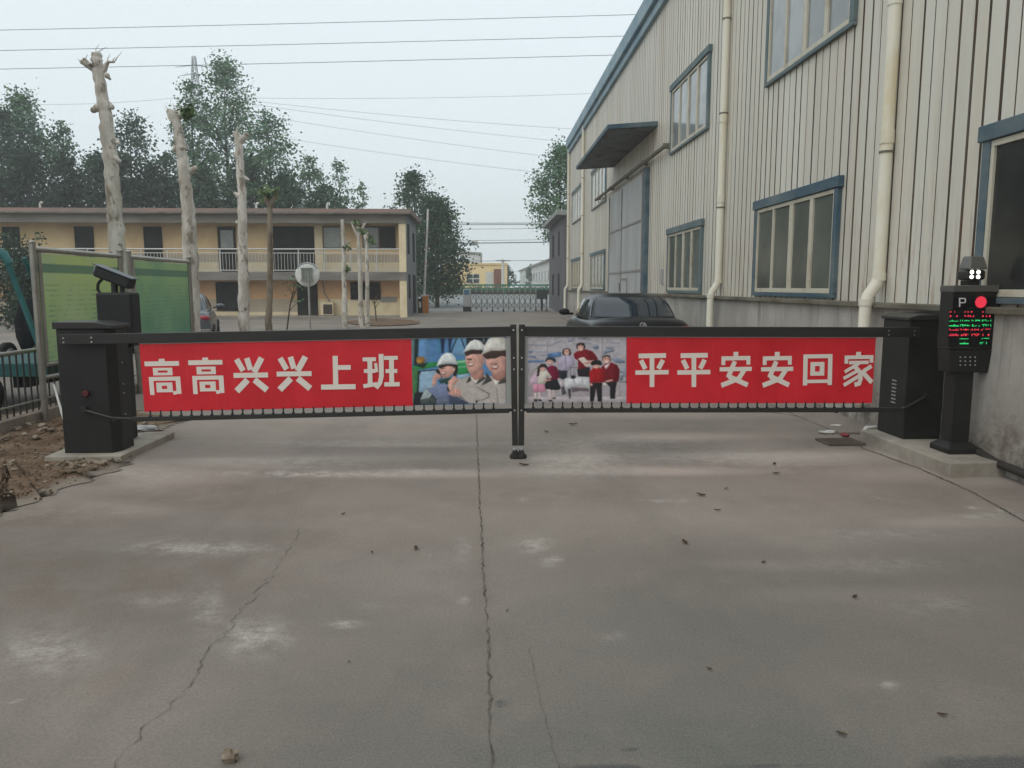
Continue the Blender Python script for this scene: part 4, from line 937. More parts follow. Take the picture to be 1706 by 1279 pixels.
# ------------------------------------------------------------------ things around the right pad
m = MB(); p = at_z(1400, 738); gx, gy = p.x, p.y
for k in range(9): m.box((gx - .17, gy - .13 + k * .033, .004), (gx + .17, gy - .115 + k * .033, .022))
for x in (-.18, .165): m.box((gx + x, gy - .14, .004), (gx + x + .015, gy + .16, .024))
m.box((gx - .16, gy - .14, -.01), (gx + .16, gy + .16, .003))
tag(m.build('drain_grate', simple('rusty_grate', c3(112, 100, 88), .8, .2)), 'rusty iron drain grate in the floor below right banner', 'drain grate')
m = MB(); p = at_z(1445, 717, .08); m.tube([p + Vector((-.03, 0, -.08)), p + Vector((-.03, 0, .0)), p + Vector((0, .02, .02)), p + Vector((.12, .05, .02))], .022, 10)
t = thing('drain_pipe_elbow', 'white plastic pipe elbow poking out at the right pad', 'pipe', (p.x, p.y, 0)); m.build('pipe', M_white, t)
m = MB(); m.tube([p + Vector((.12, .05, .02)), p + Vector((.2, .07, .03)), p + Vector((.28, .05, .04))], .026, 10); m.build('pipe_sleeve', M_rubber, t)
def crumple(name, c, r, sq, mat, label, cat, n=26, group=None):
    m = MB(); bm = bmesh.new(); bmesh.ops.create_icosphere(bm, subdivisions=2, radius=1)
    for v in bm.verts: v.co *= random.uniform(.55, 1.1)
    m.add([Vector(c) + Vector((v.co.x * r * sq[0], v.co.y * r * sq[1], v.co.z * r * sq[2])) for v in bm.verts], [[v.index for v in f.verts] for f in bm.faces]); bm.free()
    return tag(m.build(name, mat), label, cat, group)
p = at_z(1634, 748, .12); crumple('wrapper', (4.075, p.y + .05, .165), .045, (1, 1, 1), simple('red_foil', c3(186, 26, 42), .35), 'crumpled bright red wrapper beside the display post base', 'litter')
p = at_z(1395, 728, 0); crumple('wrapper', (p.x + .08, p.y, .02), .04, (1.3, .8, .5), simple('dull_red_foil', c3(150, 60, 64), .5), 'flattened dull red wrapper by the drain grate', 'litter')
for i, (px, py, lab) in enumerate(((1378, 722, 'torn pale plastic bag lying left of the drain grate'), (1392, 712, 'small pale plastic scrap behind the drain grate'))):
    p = at_z(px, py, 0); crumple('plastic_bag', (p.x, p.y, .015), .07, (1.4, .7, .35), M_white, lab, 'litter')
p = at_z(1438, 690, 0)
m = MB(); m.tube([p + Vector((-.35, -.02, .03)), p + Vector((-.15, .05, .06)), p + Vector((.05, -.02, .05)), p + Vector((.25, .06, .05))], [.03, .06, .05, .03], 9)
m.tube([p + Vector((-.2, .12, .03)), p + Vector((.0, .14, .08)), p + Vector((.2, .16, .04))], [.03, .05, .03], 9)
tag(m.build('cloth_heap', simple('black_cloth', c3(40, 32, 36), .9)), 'heap of black cloth on the floor behind right lower rail', 'cloth')
m = MB(); m.tube([(4.09, 4.3, .06), (4.09, 5.2, .075), (4.085, 5.9, .1), (4.08, 6.32, .17)], .035, 8)
tag(m.build('rubber_hose', simple('dark_rubber_hose', c3(52, 48, 44), .7)), 'dark rubber hose along the wall foot beside the display post', 'hose')

# dry leaves on the slab
lf = MB(); N = 7
for i in range(N):
    u = i / (N - 1) * 2 - 1; wd = .42 * (1 - u * u) + .03
    for s_ in (-1, 0, 1): lf.v.append((u, s_ * wd + .05 * math.sin(4 * u), .10 + .22 * abs(s_) + .2 * u * u + .05 * random.random()))
for i in range(N - 1):
    for k in range(2): lf.f.append([i*3+k, (i+1)*3+k, (i+1)*3+k+1, i*3+k+1]); lf.mi.append(0); lf.sm.append(True)
proto = None
for px, py, sz in ((693, 915, .045), (1168, 826, .06), (1195, 851, .035), (1141, 905, .05), (1272, 938, .03), (1424, 996, .035), (1182, 1116, .02), (1570, 1193, .028), (1402, 1225, .028), (572, 857, .03), (582, 1104, .014), (955, 708, .08), (910, 720, .05), (1293, 790, .05), (1290, 774, .05), (620, 921, .022), (845, 1018, .016), (1210, 815, .03), (873, 776, .07), (1365, 735, .06)):
    p = at_z(px, py)
    if proto is None: o = proto = lf.build('dry_leaf', M_leaf_dry)
    else: o = proto.copy(); COL.objects.link(o)
    o.location = (p.x, p.y, .004); o.scale = (sz * .62, sz * .62, sz * .5); o.rotation_euler = (0, 0, random.uniform(0, 6.28))
    tag(o, 'small curled dark dry leaf on the bare concrete slab', 'leaf', 'dry leaves scattered over the driveway')
p = at_z(384, 1268); crumple('stone', (p.x, p.y, .02), .03, (1.1, .9, .75), M_stone, 'brown stone on the slab nearest to the viewer', 'stone')
# rubble beside the left pad
bm = bmesh.new(); bmesh.ops.create_icosphere(bm, subdivisions=2, radius=1); sv = [v.co.copy() for v in bm.verts]; sf = [[v.index for v in f.verts] for f in bm.faces]; bm.free()
protos = []
for k in range(5):
    m = MB(); ph = [random.uniform(0, 6) for _ in range(3)]
    m.add([Vector((v.x * (1 + .3 * math.sin(3*v.y + ph[0])), v.y * (.8 + .25 * math.sin(4*v.z + ph[1])), v.z * .7 + .1 * math.sin(5*v.x + ph[2]))) * random.uniform(.88, 1.06) for v in sv], sf)
    protos.append(m)
pobj = [None] * 5
def rubble(px, py, sz, z=.02):
    k = random.randrange(5); p = at_z(px, py)
    if pobj[k] is None: o = pobj[k] = protos[k].build('rubble_stone', M_stone)
    else: o = pobj[k].copy(); COL.objects.link(o)
    o.location = (p.x, p.y, z + sz * .35); o.scale = (sz, sz, sz * .8); o.rotation_euler = (random.uniform(-.4, .4), random.uniform(-.4, .4), random.uniform(0, 6.28))
    tag(o, 'broken lump of pale concrete in the dirt by left pad', 'rubble stone', 'rubble stones heaped against the left concrete pad')
for _ in range(34): rubble(random.gauss(125, 34), random.gauss(776, 7), random.uniform(.02, .05))
for _ in range(16): rubble(random.uniform(0, 90), random.gauss(795, 26), random.uniform(.012, .03))
for _ in range(12): rubble(random.uniform(226, 262), random.uniform(712, 722), random.uniform(.02, .04), .03)
for _ in range(14): rubble(random.uniform(0, 100), random.uniform(705, 740), random.uniform(.02, .05), .03)
m = MB()
for _ in range(420):
    p = at_z(random.uniform(-20, 220), random.uniform(705, 840)) 
    if p.x > -3.08: continue
    s_ = random.uniform(.003, .009); q = Vector((p.x, p.y, .03 + random.uniform(0, .02)))
    m.hexa([q + Vector((a * s_ * random.uniform(.6, 1.2), b * s_ * random.uniform(.6, 1.2), c_ * s_)) for c_ in (-1, 1) for a, b in ((-1, -1), (1, -1), (1, 1), (-1, 1))])
tag(m.build('gravel', simple('brown_grit', c3(120, 102, 84), .95, 0, .1, c3(84, 68, 54), 12)), None, None, None, 'stuff')
# plastic scrap on the left pad
p = at_z(240, 717, .07)
for i, (dx, dy, lab) in enumerate(((.0, .0, 'larger crumpled clear plastic sheet on the left pad'), (-.12, -.1, 'smaller crumpled plastic scrap at the left cabinet foot'))):
    crumple('plastic_sheet', (p.x + dx, p.y + dy, .095), (.11, .06)[i], (1.3, .8, .35), simple('clear_film', c3(170, 172, 170), .25), lab, 'litter')

# ------------------------------------------------------------------ fence, notice boards, yard machine
FXx = -5.0
m = MB(); m.box((-5.1, 3.0, -.02), (-4.9, 11.2, .13)); tag(m.build('kerb_wall', simple('brown_kerb', c3(140, 128, 116), .9, 0, .2, c3(110, 96, 84), 3)), 'low brown kerb wall under the dark picket fence', 'kerb')
t = thing('picket_fence', 'low metal picket fence on kerb in front of notice boards', 'fence', (-5, 7, .13))
m = MB(); m.cyl((-5, 3.0, .80), (-5, 11.1, .80), .024, n=10); m.cyl((-5, 3.0, .24), (-5, 11.1, .24), .014, n=8); pieces(m, 'rail', M_stain, t)
m = MB(); y = 3.05
while y < 11.1: m.cyl((-5, y, .131), (-5, y, .785), .011, n=6); y += .115
m.build('pickets', simple('dark_picket', c3(58, 56, 52), .5, .4), t)
def board_mat(lo, hi, mid_):
    n = NT('faded_sky_sheen_notice'); xyz = n.xyz()
    c = n.mixc(n.ramp(xyz[2], .7, 1.8), lo, hi)  # paler towards the top: sky reflection painted into the faded green
    c = n.mixc(n.ramp(n.noise(1.1, 3, .5), .35, .7), c, mid_)
    band = n.math('MULTIPLY', n.ramp(xyz[2], 1.64, 1.66), n.ramp(xyz[2], 1.76, 1.74))
    c = n.mixc(n.math('MULTIPLY', band, .8), c, c3(58, 110, 92))
    wv = n.n('ShaderNodeTexWave'); wv.bands_direction = 'Z'; wv.inputs['Scale'].default_value = 5.5; n.l(n.pos, wv.inputs['Vector'])
    tx = n.math('MULTIPLY', n.ramp(wv.outputs['Fac'], .55, .8), n.ramp(n.noise(5, 3, .7, (1, 1.4, 1)), .45, .6))
    tx = n.math('MULTIPLY', tx, n.ramp(xyz[2], 1.55, 1.5)); c = n.mixc(n.math('MULTIPLY', tx, .4), c, c3(74, 126, 108))
    n.color(c); return n.set(.22, 0, .6)
M_board = [board_mat(c3(112, 166, 118), c3(186, 206, 122), c3(176, 198, 140)), board_mat(c3(72, 138, 108), c3(150, 186, 124), c3(116, 166, 124))]
def board(y0, y1, label, lean=0, X=-4.86):
    t = thing('notice_board', label, 'notice board', (X, (y0 + y1) / 2, 0), 0, 'green notice boards on steel posts')
    z1 = 1.93
    for y, ln_ in ((y0, lean), (y1, 0)):
        m = MB(); m.cyl((X, y + ln_, .0), (X, y, z1 + .04), .034, n=14); m.sphere((X, y, z1 + .04), .04, 12, 6, (1, 1, .6)); m.build('post', M_stain, t)
    m = MB(); m.cyl((X, y0, z1 - .03), (X, y1, z1 - .03), .032, n=12); m.cyl((X, y0 + .045, .64), (X, y1 - .045, .64), .025, n=10); m.cyl((X, y0 + .045, .5), (X, y1 - .045, .5), .025, n=10); pieces(m, 'rail', M_stain, t)
    m = MB(); m.box((X - .015, y0 + .055, .67), (X + .015, y1 - .055, z1 - .07)); m.build('panel', M_board[0 if y0 < 9 else 1], t)
    m = MB(); m.box((X + .018, y0 + .05, .66), (X + .026, y0 + .11, z1 - .06)); m.box((X + .018, y1 - .11, .66), (X + .026, y1 - .05, z1 - .06)); pieces(m, 'frame_strip', M_stain, t)
    return t
ba = board(8.55, 10.55, 'larger looking nearer green notice board above the left cabinet')
bb = board(10.8, 12.95, 'farther green notice board with leaning post behind left barrier arm', .12)
m = MB(); m.cyl((-4.8, 8.65, .42), (-4.55, 8.35, .05), .012, n=6); m.build('brace', M_white, ba)

# teal trailer crane with tyre behind the fence
t = thing('yard_hoist', 'teal steel hoist frame on a flat bed behind the picket fence', 'hoist', (-7.0, 10.4, 0))
A0 = at_y(8, 425, 9.6); m = MB()
m.tube([A0, at_y(66, 578, 9.8), at_y(72, 602, 9.8)], .034, 10); m.tube([A0 + Vector((.05, .3, -.02)), at_y(84, 532, 10.4)], .024, 10)
m.tube([A0 + Vector((-.9, 0, .42)), A0, A0 + Vector((.03, .02, -.1))], [.055, .055, .05], 10); m.build('boom', M_teal, t)
b0 = at_y(-40, 640, 9.4); b1 = at_y(96, 640, 9.4)
m = MB(); m.box((b0.x - 1.4, 9.2, .44), (b1.x, 10.9, .60)); m.build('bed', simple('dark_teal', c3(36, 88, 86), .6, 0, .3, c3(28, 66, 68), 3), t, bevel=.01)
def wheel(c, r, w_, t, ax=(0, 1, 0), hub=True):
    c = Vector(c); ax = Vector(ax)
    m = MB(); m.lathe([(-w_/2, r*.62), (-w_/2, r*.9), (-w_*.35, r), (w_*.35, r), (w_/2, r*.9), (w_/2, r*.62)], c, c + ax, 26)
    o = m.build('wheel', M_rubber, t, local=False)
    m = MB(); m.lathe([(-w_*.46, r*.60), (-w_*.52, r*.6), (-w_*.4, r*.5), (-w_*.36, r*.15), (-w_*.5, r*.12)], c, c + ax, 20); m.lathe([(w_*.46, r*.60), (w_*.52, r*.6), (w_*.4, r*.5), (w_*.36, r*.15), (w_*.5, r*.12)], c, c + ax, 20)
    m.build('rim', M_alu, o); return o
wheel((b0.x + .25, 9.06, .26), .26, .16, t); wheel((b1.x - .35, 11.0, .26), .26, .16, t)
m = MB(); m.box((b0.x + .5, 9.3, .3), (b0.x + .6, 10.9, .435)); m.box((b1.x - .4, 9.3, .3), (b1.x - .3, 10.9, .435)); m.build('chassis', M_black, t)
# covered motor tricycle
t = thing('motor_tricycle', 'dark covered motor tricycle beside the nearer notice board', 'tricycle', (-8.2, 14.2, 0))
m = MB(); m.smooth = True; q0 = at_y(60, 500, 14.2); q1 = at_y(58, 592, 14.2)
m.lathe([(0, .1), (.06, .2), (.3, .27), (.6, .28), (.85, .22), (.98, .1)], (q1.x, 14.2, .3), (q1.x, 14.2, 2), 16); m.build('cover', simple('dark_cover', c3(28, 30, 33), .8, 0, .15, c3(20, 22, 25), 3), t)
wheel((q1.x - .3, 13.9, .26), .26, .11, t, (1, 0, 0)); wheel((q1.x + .3, 13.9, .26), .26, .11, t, (1, 0, 0)); wheel((q1.x, 15.0, .26), .26, .11, t, (1, 0, 0))
m = MB(); m.box((q1.x - .24, 13.8, .26), (q1.x + .24, 15.05, .34)); m.build('chassis', M_black, t)
# bollard in the gap between the boards
p = at_z(236, 575)
t = thing('bollard', 'red and white bollard seen between the notice boards', 'bollard', (p.x, p.y, 0))
m = MB(); m.cyl((p.x, p.y, 0), (p.x, p.y, .55), .08, n=14); m.build('lower_tube', simple('bollard_red', c3(150, 60, 50), .5), t)
m = MB(); m.cyl((p.x, p.y, .5505), (p.x, p.y, .85), .08, n=14); m.build('upper_tube', M_white, t)

# ------------------------------------------------------------------ cars
def car(label, loc, rz, paint, emblem=False):
    """sedan: rear bumper at local y=0, nose at y=4.6"""
    t = thing('parked_car', label, 'car', loc, rz)
    P = []; m = MB(); m.smooth = True
    st = [(0.0, .62, .42, .74), (.04, .76, .32, .84), (.12, .83, .26, .93), (.3, .87, .24, .965), (.7, .885, .22, .975), (1.2, .89, .2, .965), (2.0, .895, .19, .95), (2.9, .89, .19, .94), (3.4, .885, .2, .93), (3.8, .87, .21, .88), (4.2, .83, .22, .81), (4.45, .76, .25, .72), (4.57, .66, .32, .62), (4.6, .5, .40, .54)]
    def sec(y, wv, zb, zt):
        z1 = zb + (zt - zb) * .45; z2 = zb + (zt - zb) * .8
        h = [(-.8*wv, zb), (-.98*wv, zb + .08), (-wv, z1), (-.985*wv, z2), (-.90*wv, zt - .02), (-.6*wv, zt + .012), (0, zt + .025)]
        return [(x, y, z) for x, z in h] + [(-x, y, z) for x, z in reversed(h[:-1])]
    n = 13; vs = [p for s_ in st for p in sec(*s_)]
    fs = [(i*n+k, i*n+k+1, (i+1)*n+k+1, (i+1)*n+k) for i in range(len(st)-1) for k in range(n-1)] + [((i+1)*n, (i+1)*n+n-1, i*n+n-1, i*n) for i in range(len(st)-1)]
    fs += [tuple(reversed(range(n))), tuple((len(st)-1)*n + k for k in range(n))]
    m.add(vs, [tuple(reversed(f)) for f in fs]); body = m.build('body', paint, t, local=True, sub=1)
    # cabin shell: rings at belt line and roof
    def cring(z, hw, y0, y1, rr):
        pts = []
        for k in range(24):
            a = 2*math.pi*k/24; cx, sy = math.cos(a), math.sin(a)
            pts.append((hw * math.copysign(abs(cx) ** rr, cx), (y0 + y1) / 2 + (y1 - y0) / 2 * math.copysign(abs(sy) ** rr, sy), z))
        return pts
    rings = [cring(.94, .80, .52, 3.42, .42), cring(1.10, .755, .80, 3.06, .42), cring(1.25, .69, 1.06, 2.74, .40), cring(1.33, .60, 1.28, 2.46, .45), cring(1.365, .51, 1.42, 2.34, .5), cring(1.378, .34, 1.55, 2.2, .55)]
    m = MB(); m.smooth = True; vs = [p for r_ in rings for p in r_]
    m.add(vs, [(i*24+k, i*24+(k+1) % 24, (i+1)*24+(k+1) % 24, (i+1)*24+k) for i in range(5) for k in range(24)] + [tuple(5*24+k for k in range(24))])
    m.build('cabin', paint, t, local=True)
    gl = simple('car_glass', c3(34, 42, 50), .03, 0, .6)
    def surf(z, u):  # point on shell: z height, u angle
        for i in range(5):
            z0, z1 = rings[i][0][2], rings[i+1][0][2]
            if z <= z1 or i == 4:
                f = (z - z0) / (z1 - z0); k = (u % (2*math.pi)) / (2*math.pi) * 24; a = int(k) % 24; b = (a+1) % 24; g_ = k - int(k)
                p = [Vector(rings[j][a]).lerp(Vector(rings[j][b]), g_) for j in (i, i+1)]; return p[0].lerp(p[1], f)
    def patch(us, zs, name):
        m = MB(); m.smooth = True; vs = []
        cen = Vector((0, 1.9, 1.0))
        for z in zs:
            for u in us:
                p = surf(z, u); q = Vector((p.x, p.y, 0)) - Vector((0, 1.9, 0)); vs.append(p + (q.normalized() * .008 + Vector((0, 0, .005))))
        nu = len(us); m.add(vs, [(j*nu+i, j*nu+i+1, (j+1)*nu+i+1, (j+1)*nu+i) for j in range(len(zs)-1) for i in range(nu-1)])
        return m.build(name, gl, t, local=True)
    lin_ = lambda a, b, n_: [a + (b - a) * k / n_ for k in range(n_ + 1)]
    patch(lin_(R(270-46), R(270+46), 12), lin_(.985, 1.30, 5), 'rear_window'); patch(lin_(R(90-44), R(90+44), 12), lin_(.98, 1.30, 5), 'windscreen')
    for c0 in (0, 180):
        sg = 1 if c0 == 0 else -1
        patch(lin_(R(c0 - sg*33), R(c0 - sg*3), 6) if sg > 0 else lin_(R(c0 + 3), R(c0 + 33), 6), lin_(.985, 1.26, 4), 'side_window')
        patch(lin_(R(c0 + 3), R(c0 + 36), 6) if sg > 0 else lin_(R(c0 - 36), R(c0 - 3), 6), lin_(.985, 1.26, 4), 'side_window')
        m = MB(); m.smooth = True; m.sphere((sg * .98, 3.0, 1.0), .11, 12, 8, (1, .45, .62)); mr = m.build('wing_mirror', paint, t, local=True)
        m = MB(); m.box((sg*.8 if sg > 0 else -.95, 2.98, .94), (.95 if sg > 0 else -.8, 3.03, .985)); m.build('stalk', paint, mr, local=True)
        m = MB(); m.smooth = True; m.sphere((sg * .72, .085, .80), .11, 12, 8, (1.15, .5, .55)); m.build('tail_light', simple('tail_lamp_red', c3(150, 40, 50), .2, 0, .6), t, local=True)
        m = MB(); m.smooth = True; m.sphere((sg * .62, 4.42, .66), .12, 12, 8, (1.4, .7, .6)); m.build('headlight', simple('clear_lamp', c3(190, 195, 198), .1, 0, .6), t, local=True)
        for y in (.86, 3.62):
            m = MB(); m.lathe([(0, .2), (0, .29), (.03, .32), (.17, .32), (.2, .29), (.2, .2)], (sg * .72, y, .32), (sg * 2, y, .32), 24); wl = m.build('wheel', M_rubber, t, local=True)
            m = MB(); m.lathe([(.185, .21), (.203, .2), (.19, .16), (.17, .05), (.195, .04)], (sg * .72, y, .32), (sg * 2, y, .32), 20); m.build('rim', M_alu, wl, local=True)
    m = MB(); m.box((-.26, -.012, .62), (.26, .03, .74)); m.build('number_plate', simple('plate_grey', c3(120, 124, 128), .4), t, local=True)
    m = MB(); m.box((-.84, -.0, .44), (.84, .1, .56)); m.build('bumper_strip', simple('chrome', (.5, .5, .5, 1), .2, .9), t, local=True, bevel=.01)
    if emblem:
        m = MB(); E = Vector((0, .028, .865)); N = 24
        rg = lambda r_, y: [E + Vector((r_ * math.cos(2*math.pi*k/N), y, r_ * math.sin(2*math.pi*k/N))) for k in range(N)]
        a, b = rg(.058, -.02), rg(.047, -.02); m.add(a + b + rg(.058, .02), [(k, (k+1) % N, N+(k+1) % N, N+k) for k in range(N)] + [(k, 2*N+k, 2*N+(k+1) % N, (k+1) % N) for k in range(N)])
        for p0, p1 in (((-.024, .042), (0, .004)), ((0, .004), (.024, .042)), ((-.040, .014), (-.018, -.036)), ((-.018, -.036), (0, -.004)), ((0, -.004), (.018, -.036)), ((.018, -.036), (.040, .014))):
            m.cyl(E + Vector((p0[0], -.018, p0[1])), E + Vector((p1[0], -.018, p1[1])), .0045, n=6)
        m.k = 1; m.poly(list(reversed(rg(.047, -.012))))
        m.build('emblem', [simple('chrome_badge', (.85, .85, .85, 1), .2, .8), M_black], t, local=True)
    return t
M_carblack = simple('black_car_paint', c3(20, 19, 22), .28, 0, .22)
M_cargrey = simple('grey_car_paint', c3(96, 99, 104), .25, .3, .6)
pc = at_y(1072, 540, 12.4); car('black sedan parked facing away along the warehouse wall', (pc.x, 12.4, 0), 0, M_carblack, True)
pc = at_z(352, 560); car('grey sedan parked half hidden behind the farther notice board', (-6.92, 17.1, 0), R(17), M_cargrey)

# ------------------------------------------------------------------ trees
def leaves(mb, c, r, n, size, flat=.8):
    if size > .2: n = int(n * 1.7); size *= .76
    for _ in range(n):
        d = Vector((random.gauss(0, 1), random.gauss(0, 1), random.gauss(0, flat))) * (r * .55)
        p = c + d; s_ = size * random.uniform(.6, 1.25)
        a = Vector((random.gauss(0, 1), random.gauss(0, 1), random.gauss(0, .7))).normalized(); b = a.cross(Vector((random.gauss(0, 1), random.gauss(0, 1), random.gauss(0, 1)))).normalized()
        mb.add([p - a * s_ * .5, p + b * s_ * .33, p + a * s_ * .5, p - b * s_ * .33], [(0, 1, 2, 3)])
def tree(base, H, rad, label, mat, name='leafy_tree', crown0=.25, shape=1.0, nclump=90, per=26, leaf=.3, lean=0, group='trees behind the two storey building', bark=M_bark_dark, cr=None):
    base = Vector(base); t = thing(name, label, 'tree', base, 0, group)
    tr = MB(); cw = MB(); top = base + Vector((lean, 0, H))
    pts = [base + (top - base) * f + Vector((random.uniform(-.12, .12), random.uniform(-.12, .12), 0)) * (1 if 0 < f < 1 else 0) for f in (0, .15, .35, .55, .75, .95)]
    r0 = H * .016 + .05; tr.tube(pts, [r0, r0 * .85, r0 * .65, r0 * .42, r0 * .22, .02], 9)
    cr = cr or rad * .33
    for i in range(nclump):
        f = crown0 + (1 - crown0) * (random.random() ** .85)
        g_ = (f - crown0) / (1 - crown0); env = rad * (math.sin(math.pi * min(1, .12 + .88 * g_) ** shape) ** .7 if g_ < .98 else .12)
        a = random.uniform(0, 6.283); q = env * math.sqrt(random.uniform(.08, 1.0)) * random.uniform(.8, 1.1)
        stem = base + (top - base) * f; c = stem + Vector((math.cos(a) * q, math.sin(a) * q, random.uniform(-.3, .3)))
        if i % 3 == 0:
            st = base + (top - base) * max(.12, f - q / H * .8); tr.tube([st, (st + c) / 2 + Vector((0, 0, -.08 * q)), c], [r0 * .28 * (1.1 - f), r0 * .16, .012], 5)
        leaves(cw, c, cr * random.uniform(.6, 1.25), per, leaf)
    leaves(cw, top, cr * .5, per // 2, leaf)
    tr.build('trunk', bark, t); cw.build('crown', mat, t); return t
def T(px, ytop, Y, rpx, label, mat, **k):
    b = at_y(px, HOR, Y); top = at_y(px, ytop, Y); z0 = gz(Y) - .05
    return tree((b.x, Y, z0), top.z - z0, rpx * Y / F, label, mat, **k)
random.seed(11)
T(18, 190, 58, 62, 'broad green tree behind the flat roof at the far left edge', M_leaf2, nclump=130, per=30, leaf=.36)
T(58, 163, 60, 56, 'tall bushy green tree left of the tallest bare trunk', M_leaf1, nclump=130, per=28, leaf=.34)
T(122, 205, 61, 34, 'slim green tree just left of the tallest bare trunk', M_leaf1, nclump=70, per=24, leaf=.32)
T(170, 262, 57, 52, 'low dark tree behind the foot of the tallest bare trunk', M_leaf2, nclump=100, per=30, leaf=.36, crown0=.15)
T(232, 198, 60, 56, 'dark purplish green tree between the two tallest bare trunks', M_leaf2, nclump=115, per=28, leaf=.34)
T(288, 262, 57, 44, 'low dark tree behind the second bare trunk', M_leaf2, nclump=80, per=26, leaf=.34, crown0=.12)
T(332, 145, 62, 46, 'tall tree in front of the lattice pylon', M_leaf1, nclump=110, per=26, leaf=.33)
T(388, 110, 62, 62, 'tallest green tree rising right of the pylon', M_leaf1, nclump=170, per=30, leaf=.34)
T(456, 188, 60, 58, 'wide green tree right of the tallest green tree', M_leaf1, nclump=120, per=28, leaf=.33)
T(522, 264, 60, 38, 'airy green tree above the right part of the flat roof', M_leaf1, nclump=60, per=22, leaf=.30)
T(570, 274, 60, 32, 'thin conical green tree above the roof end', M_leaf1, nclump=48, per=18, leaf=.28)
T(607, 312, 58, 22, 'small green tree at the right end of the roof line', M_leaf1, nclump=30, per=18, leaf=.28)
random.seed(5)
T(690, 292, 54, 50, 'pointed dark tree directly beside the two storey building', M_leaf2, nclump=120, per=26, leaf=.28, shape=.75, group='trees beside the far gate')
T(728, 338, 52, 54, 'rounded dark tree behind the raised boom arm', M_leaf2, nclump=210, per=32, leaf=.28, crown0=.12, group='trees beside the far gate')
T(934, 250, 54, 50, 'leafy green tree behind the grey gatehouse', M_leaf1, nclump=150, per=30, leaf=.28, crown0=.42, group='trees beside the far gate')
T(846, 445, 120, 15, 'small distant tree beside the yellow building', M_leaf2, nclump=40, per=16, leaf=.5, crown0=.1, group='distant trees')
T(884, 441, 150, 12, 'distant treetop behind the long white building', M_leaf2, nclump=30, per=16, leaf=.5, crown0=.1, group='distant trees')
T(-70, 180, 50, 70, 'tall tree beyond the far left of the yard', M_leaf2, nclump=100, per=26, leaf=.36)
for i, (px, yt, Y) in enumerate(((-10, 262, 55), (60, 258, 56), (122, 268, 55), (205, 262, 55), (262, 280, 56), (345, 280, 57), (420, 268, 57), (480, 290, 56), (545, 318, 56))):
    T(px, yt, Y, 46, 'low dark green tree filling the row right behind the roof', M_leaf4 if px < 300 else M_leaf2, nclump=100, per=28, leaf=.36, crown0=.3, group='low trees right behind the roof')
b = Vector((-8.9, 9.6, 0)); tree(b, 5.9, 2.2, 'near leafy tree reaching in at the left edge', M_leaf2, nclump=130, per=34, leaf=.2, crown0=.36, group='trees at the left of the yard')
# dark shrubs at the left end
for px, Y, h, w_, lab in ((20, 31, 3.2, 1.6, 'tall dark evergreen shrub against the two storey building'), (52, 27, 2.0, .7, 'small feathery dark shrub left of the first notice board')):
    b = at_y(px, HOR, Y); t = thing('shrub', lab, 'shrub', (b.x, Y, 0)); mb = MB(); st = MB()
    for _ in range(130): 
        f = random.random(); leaves(mb, Vector((b.x + random.gauss(0, w_ * .4), Y + random.gauss(0, w_ * .4), .2 + h * f)), .35, 24, .16)
    for _ in range(7): st.tube([(b.x + random.gauss(0, .15), Y, 0), (b.x + random.gauss(0, w_ * .3), Y + random.gauss(0, .3), h * .8)], [.03, .008], 5)
    mb.build('foliage', M_leaf4, t); st.build('stem', M_bark_dark, t)
# pollarded plane trunks
random.seed(21)
def pollard(px_path, wpx, Y, label, stubs=(), tuft=None, dark=False, base_y=None):
    b = at_y(px_path[-1][0], HOR, Y); base = Vector((b.x, Y, 0))
    t = thing('pollarded_tree', label, 'tree', base, 0, 'bare pollarded plane trees in a row')
    pts = [base] + [at_y(x, y, Y) for x, y in reversed(px_path)]
    fine = []; rs = []; n = 7; r = .86 * wpx * Y / F / 2
    for i, (a, c) in enumerate(zip(pts, pts[1:])):
        for k in range(n):
            f = (i + k / n) / (len(pts) - 1); p = a.lerp(c, k / n) + Vector((random.gauss(0, r * .06), random.gauss(0, r * .06), 0))
            fine.append(p); kn = 1 + (.0 if random.random() < .8 else random.uniform(.06, .18)); rs.append(r * (1.12 - .50 * f) * random.uniform(.96, 1.04) * (kn if random.random() < .6 else 1))
    fine.append(pts[-1]); rs.append(r * .58)
    m = MB(); m.tube(fine, rs, 12)
    for (x, y), (x2, y2), w0, w1 in stubs:
        A, B = at_y(x, y, Y), at_y(x2, y2, Y); rr = Y / F / 2
        m.tube([A, A.lerp(B, .5) + Vector((0, random.uniform(-.1, .1), .0)), B], [w0 * rr, (w0 * .8 + w1 * .2) * rr, w1 * rr], 9)
        m.sphere(B, w1 * rr * 1.1, 9, 6)
    tips = [at_y(x2, y2, Y) for _, (x2, y2), _, _ in stubs[:3]] + [pts[-1]]
    for tp in tips:
        for _ in range(3):
            d = Vector((random.gauss(0, .7), random.gauss(0, .5), random.uniform(.4, 1.2))).normalized() * random.uniform(.08, .22); m.tube([tp, tp + d * .5 + Vector((random.gauss(0, .02), 0, 0)), tp + d], [.009, .006, .003], 5)
    m.build('trunk', M_bark_mid if dark else M_bark, t)
    if tuft:
        for x, y, rp, nl in tuft:
            mb = MB(); leaves(mb, at_y(x, y, Y), rp * Y / F * .85, int(nl * 1.8), .13 + .002 * Y); mb.build('leaf_tuft', M_leaf3, t)
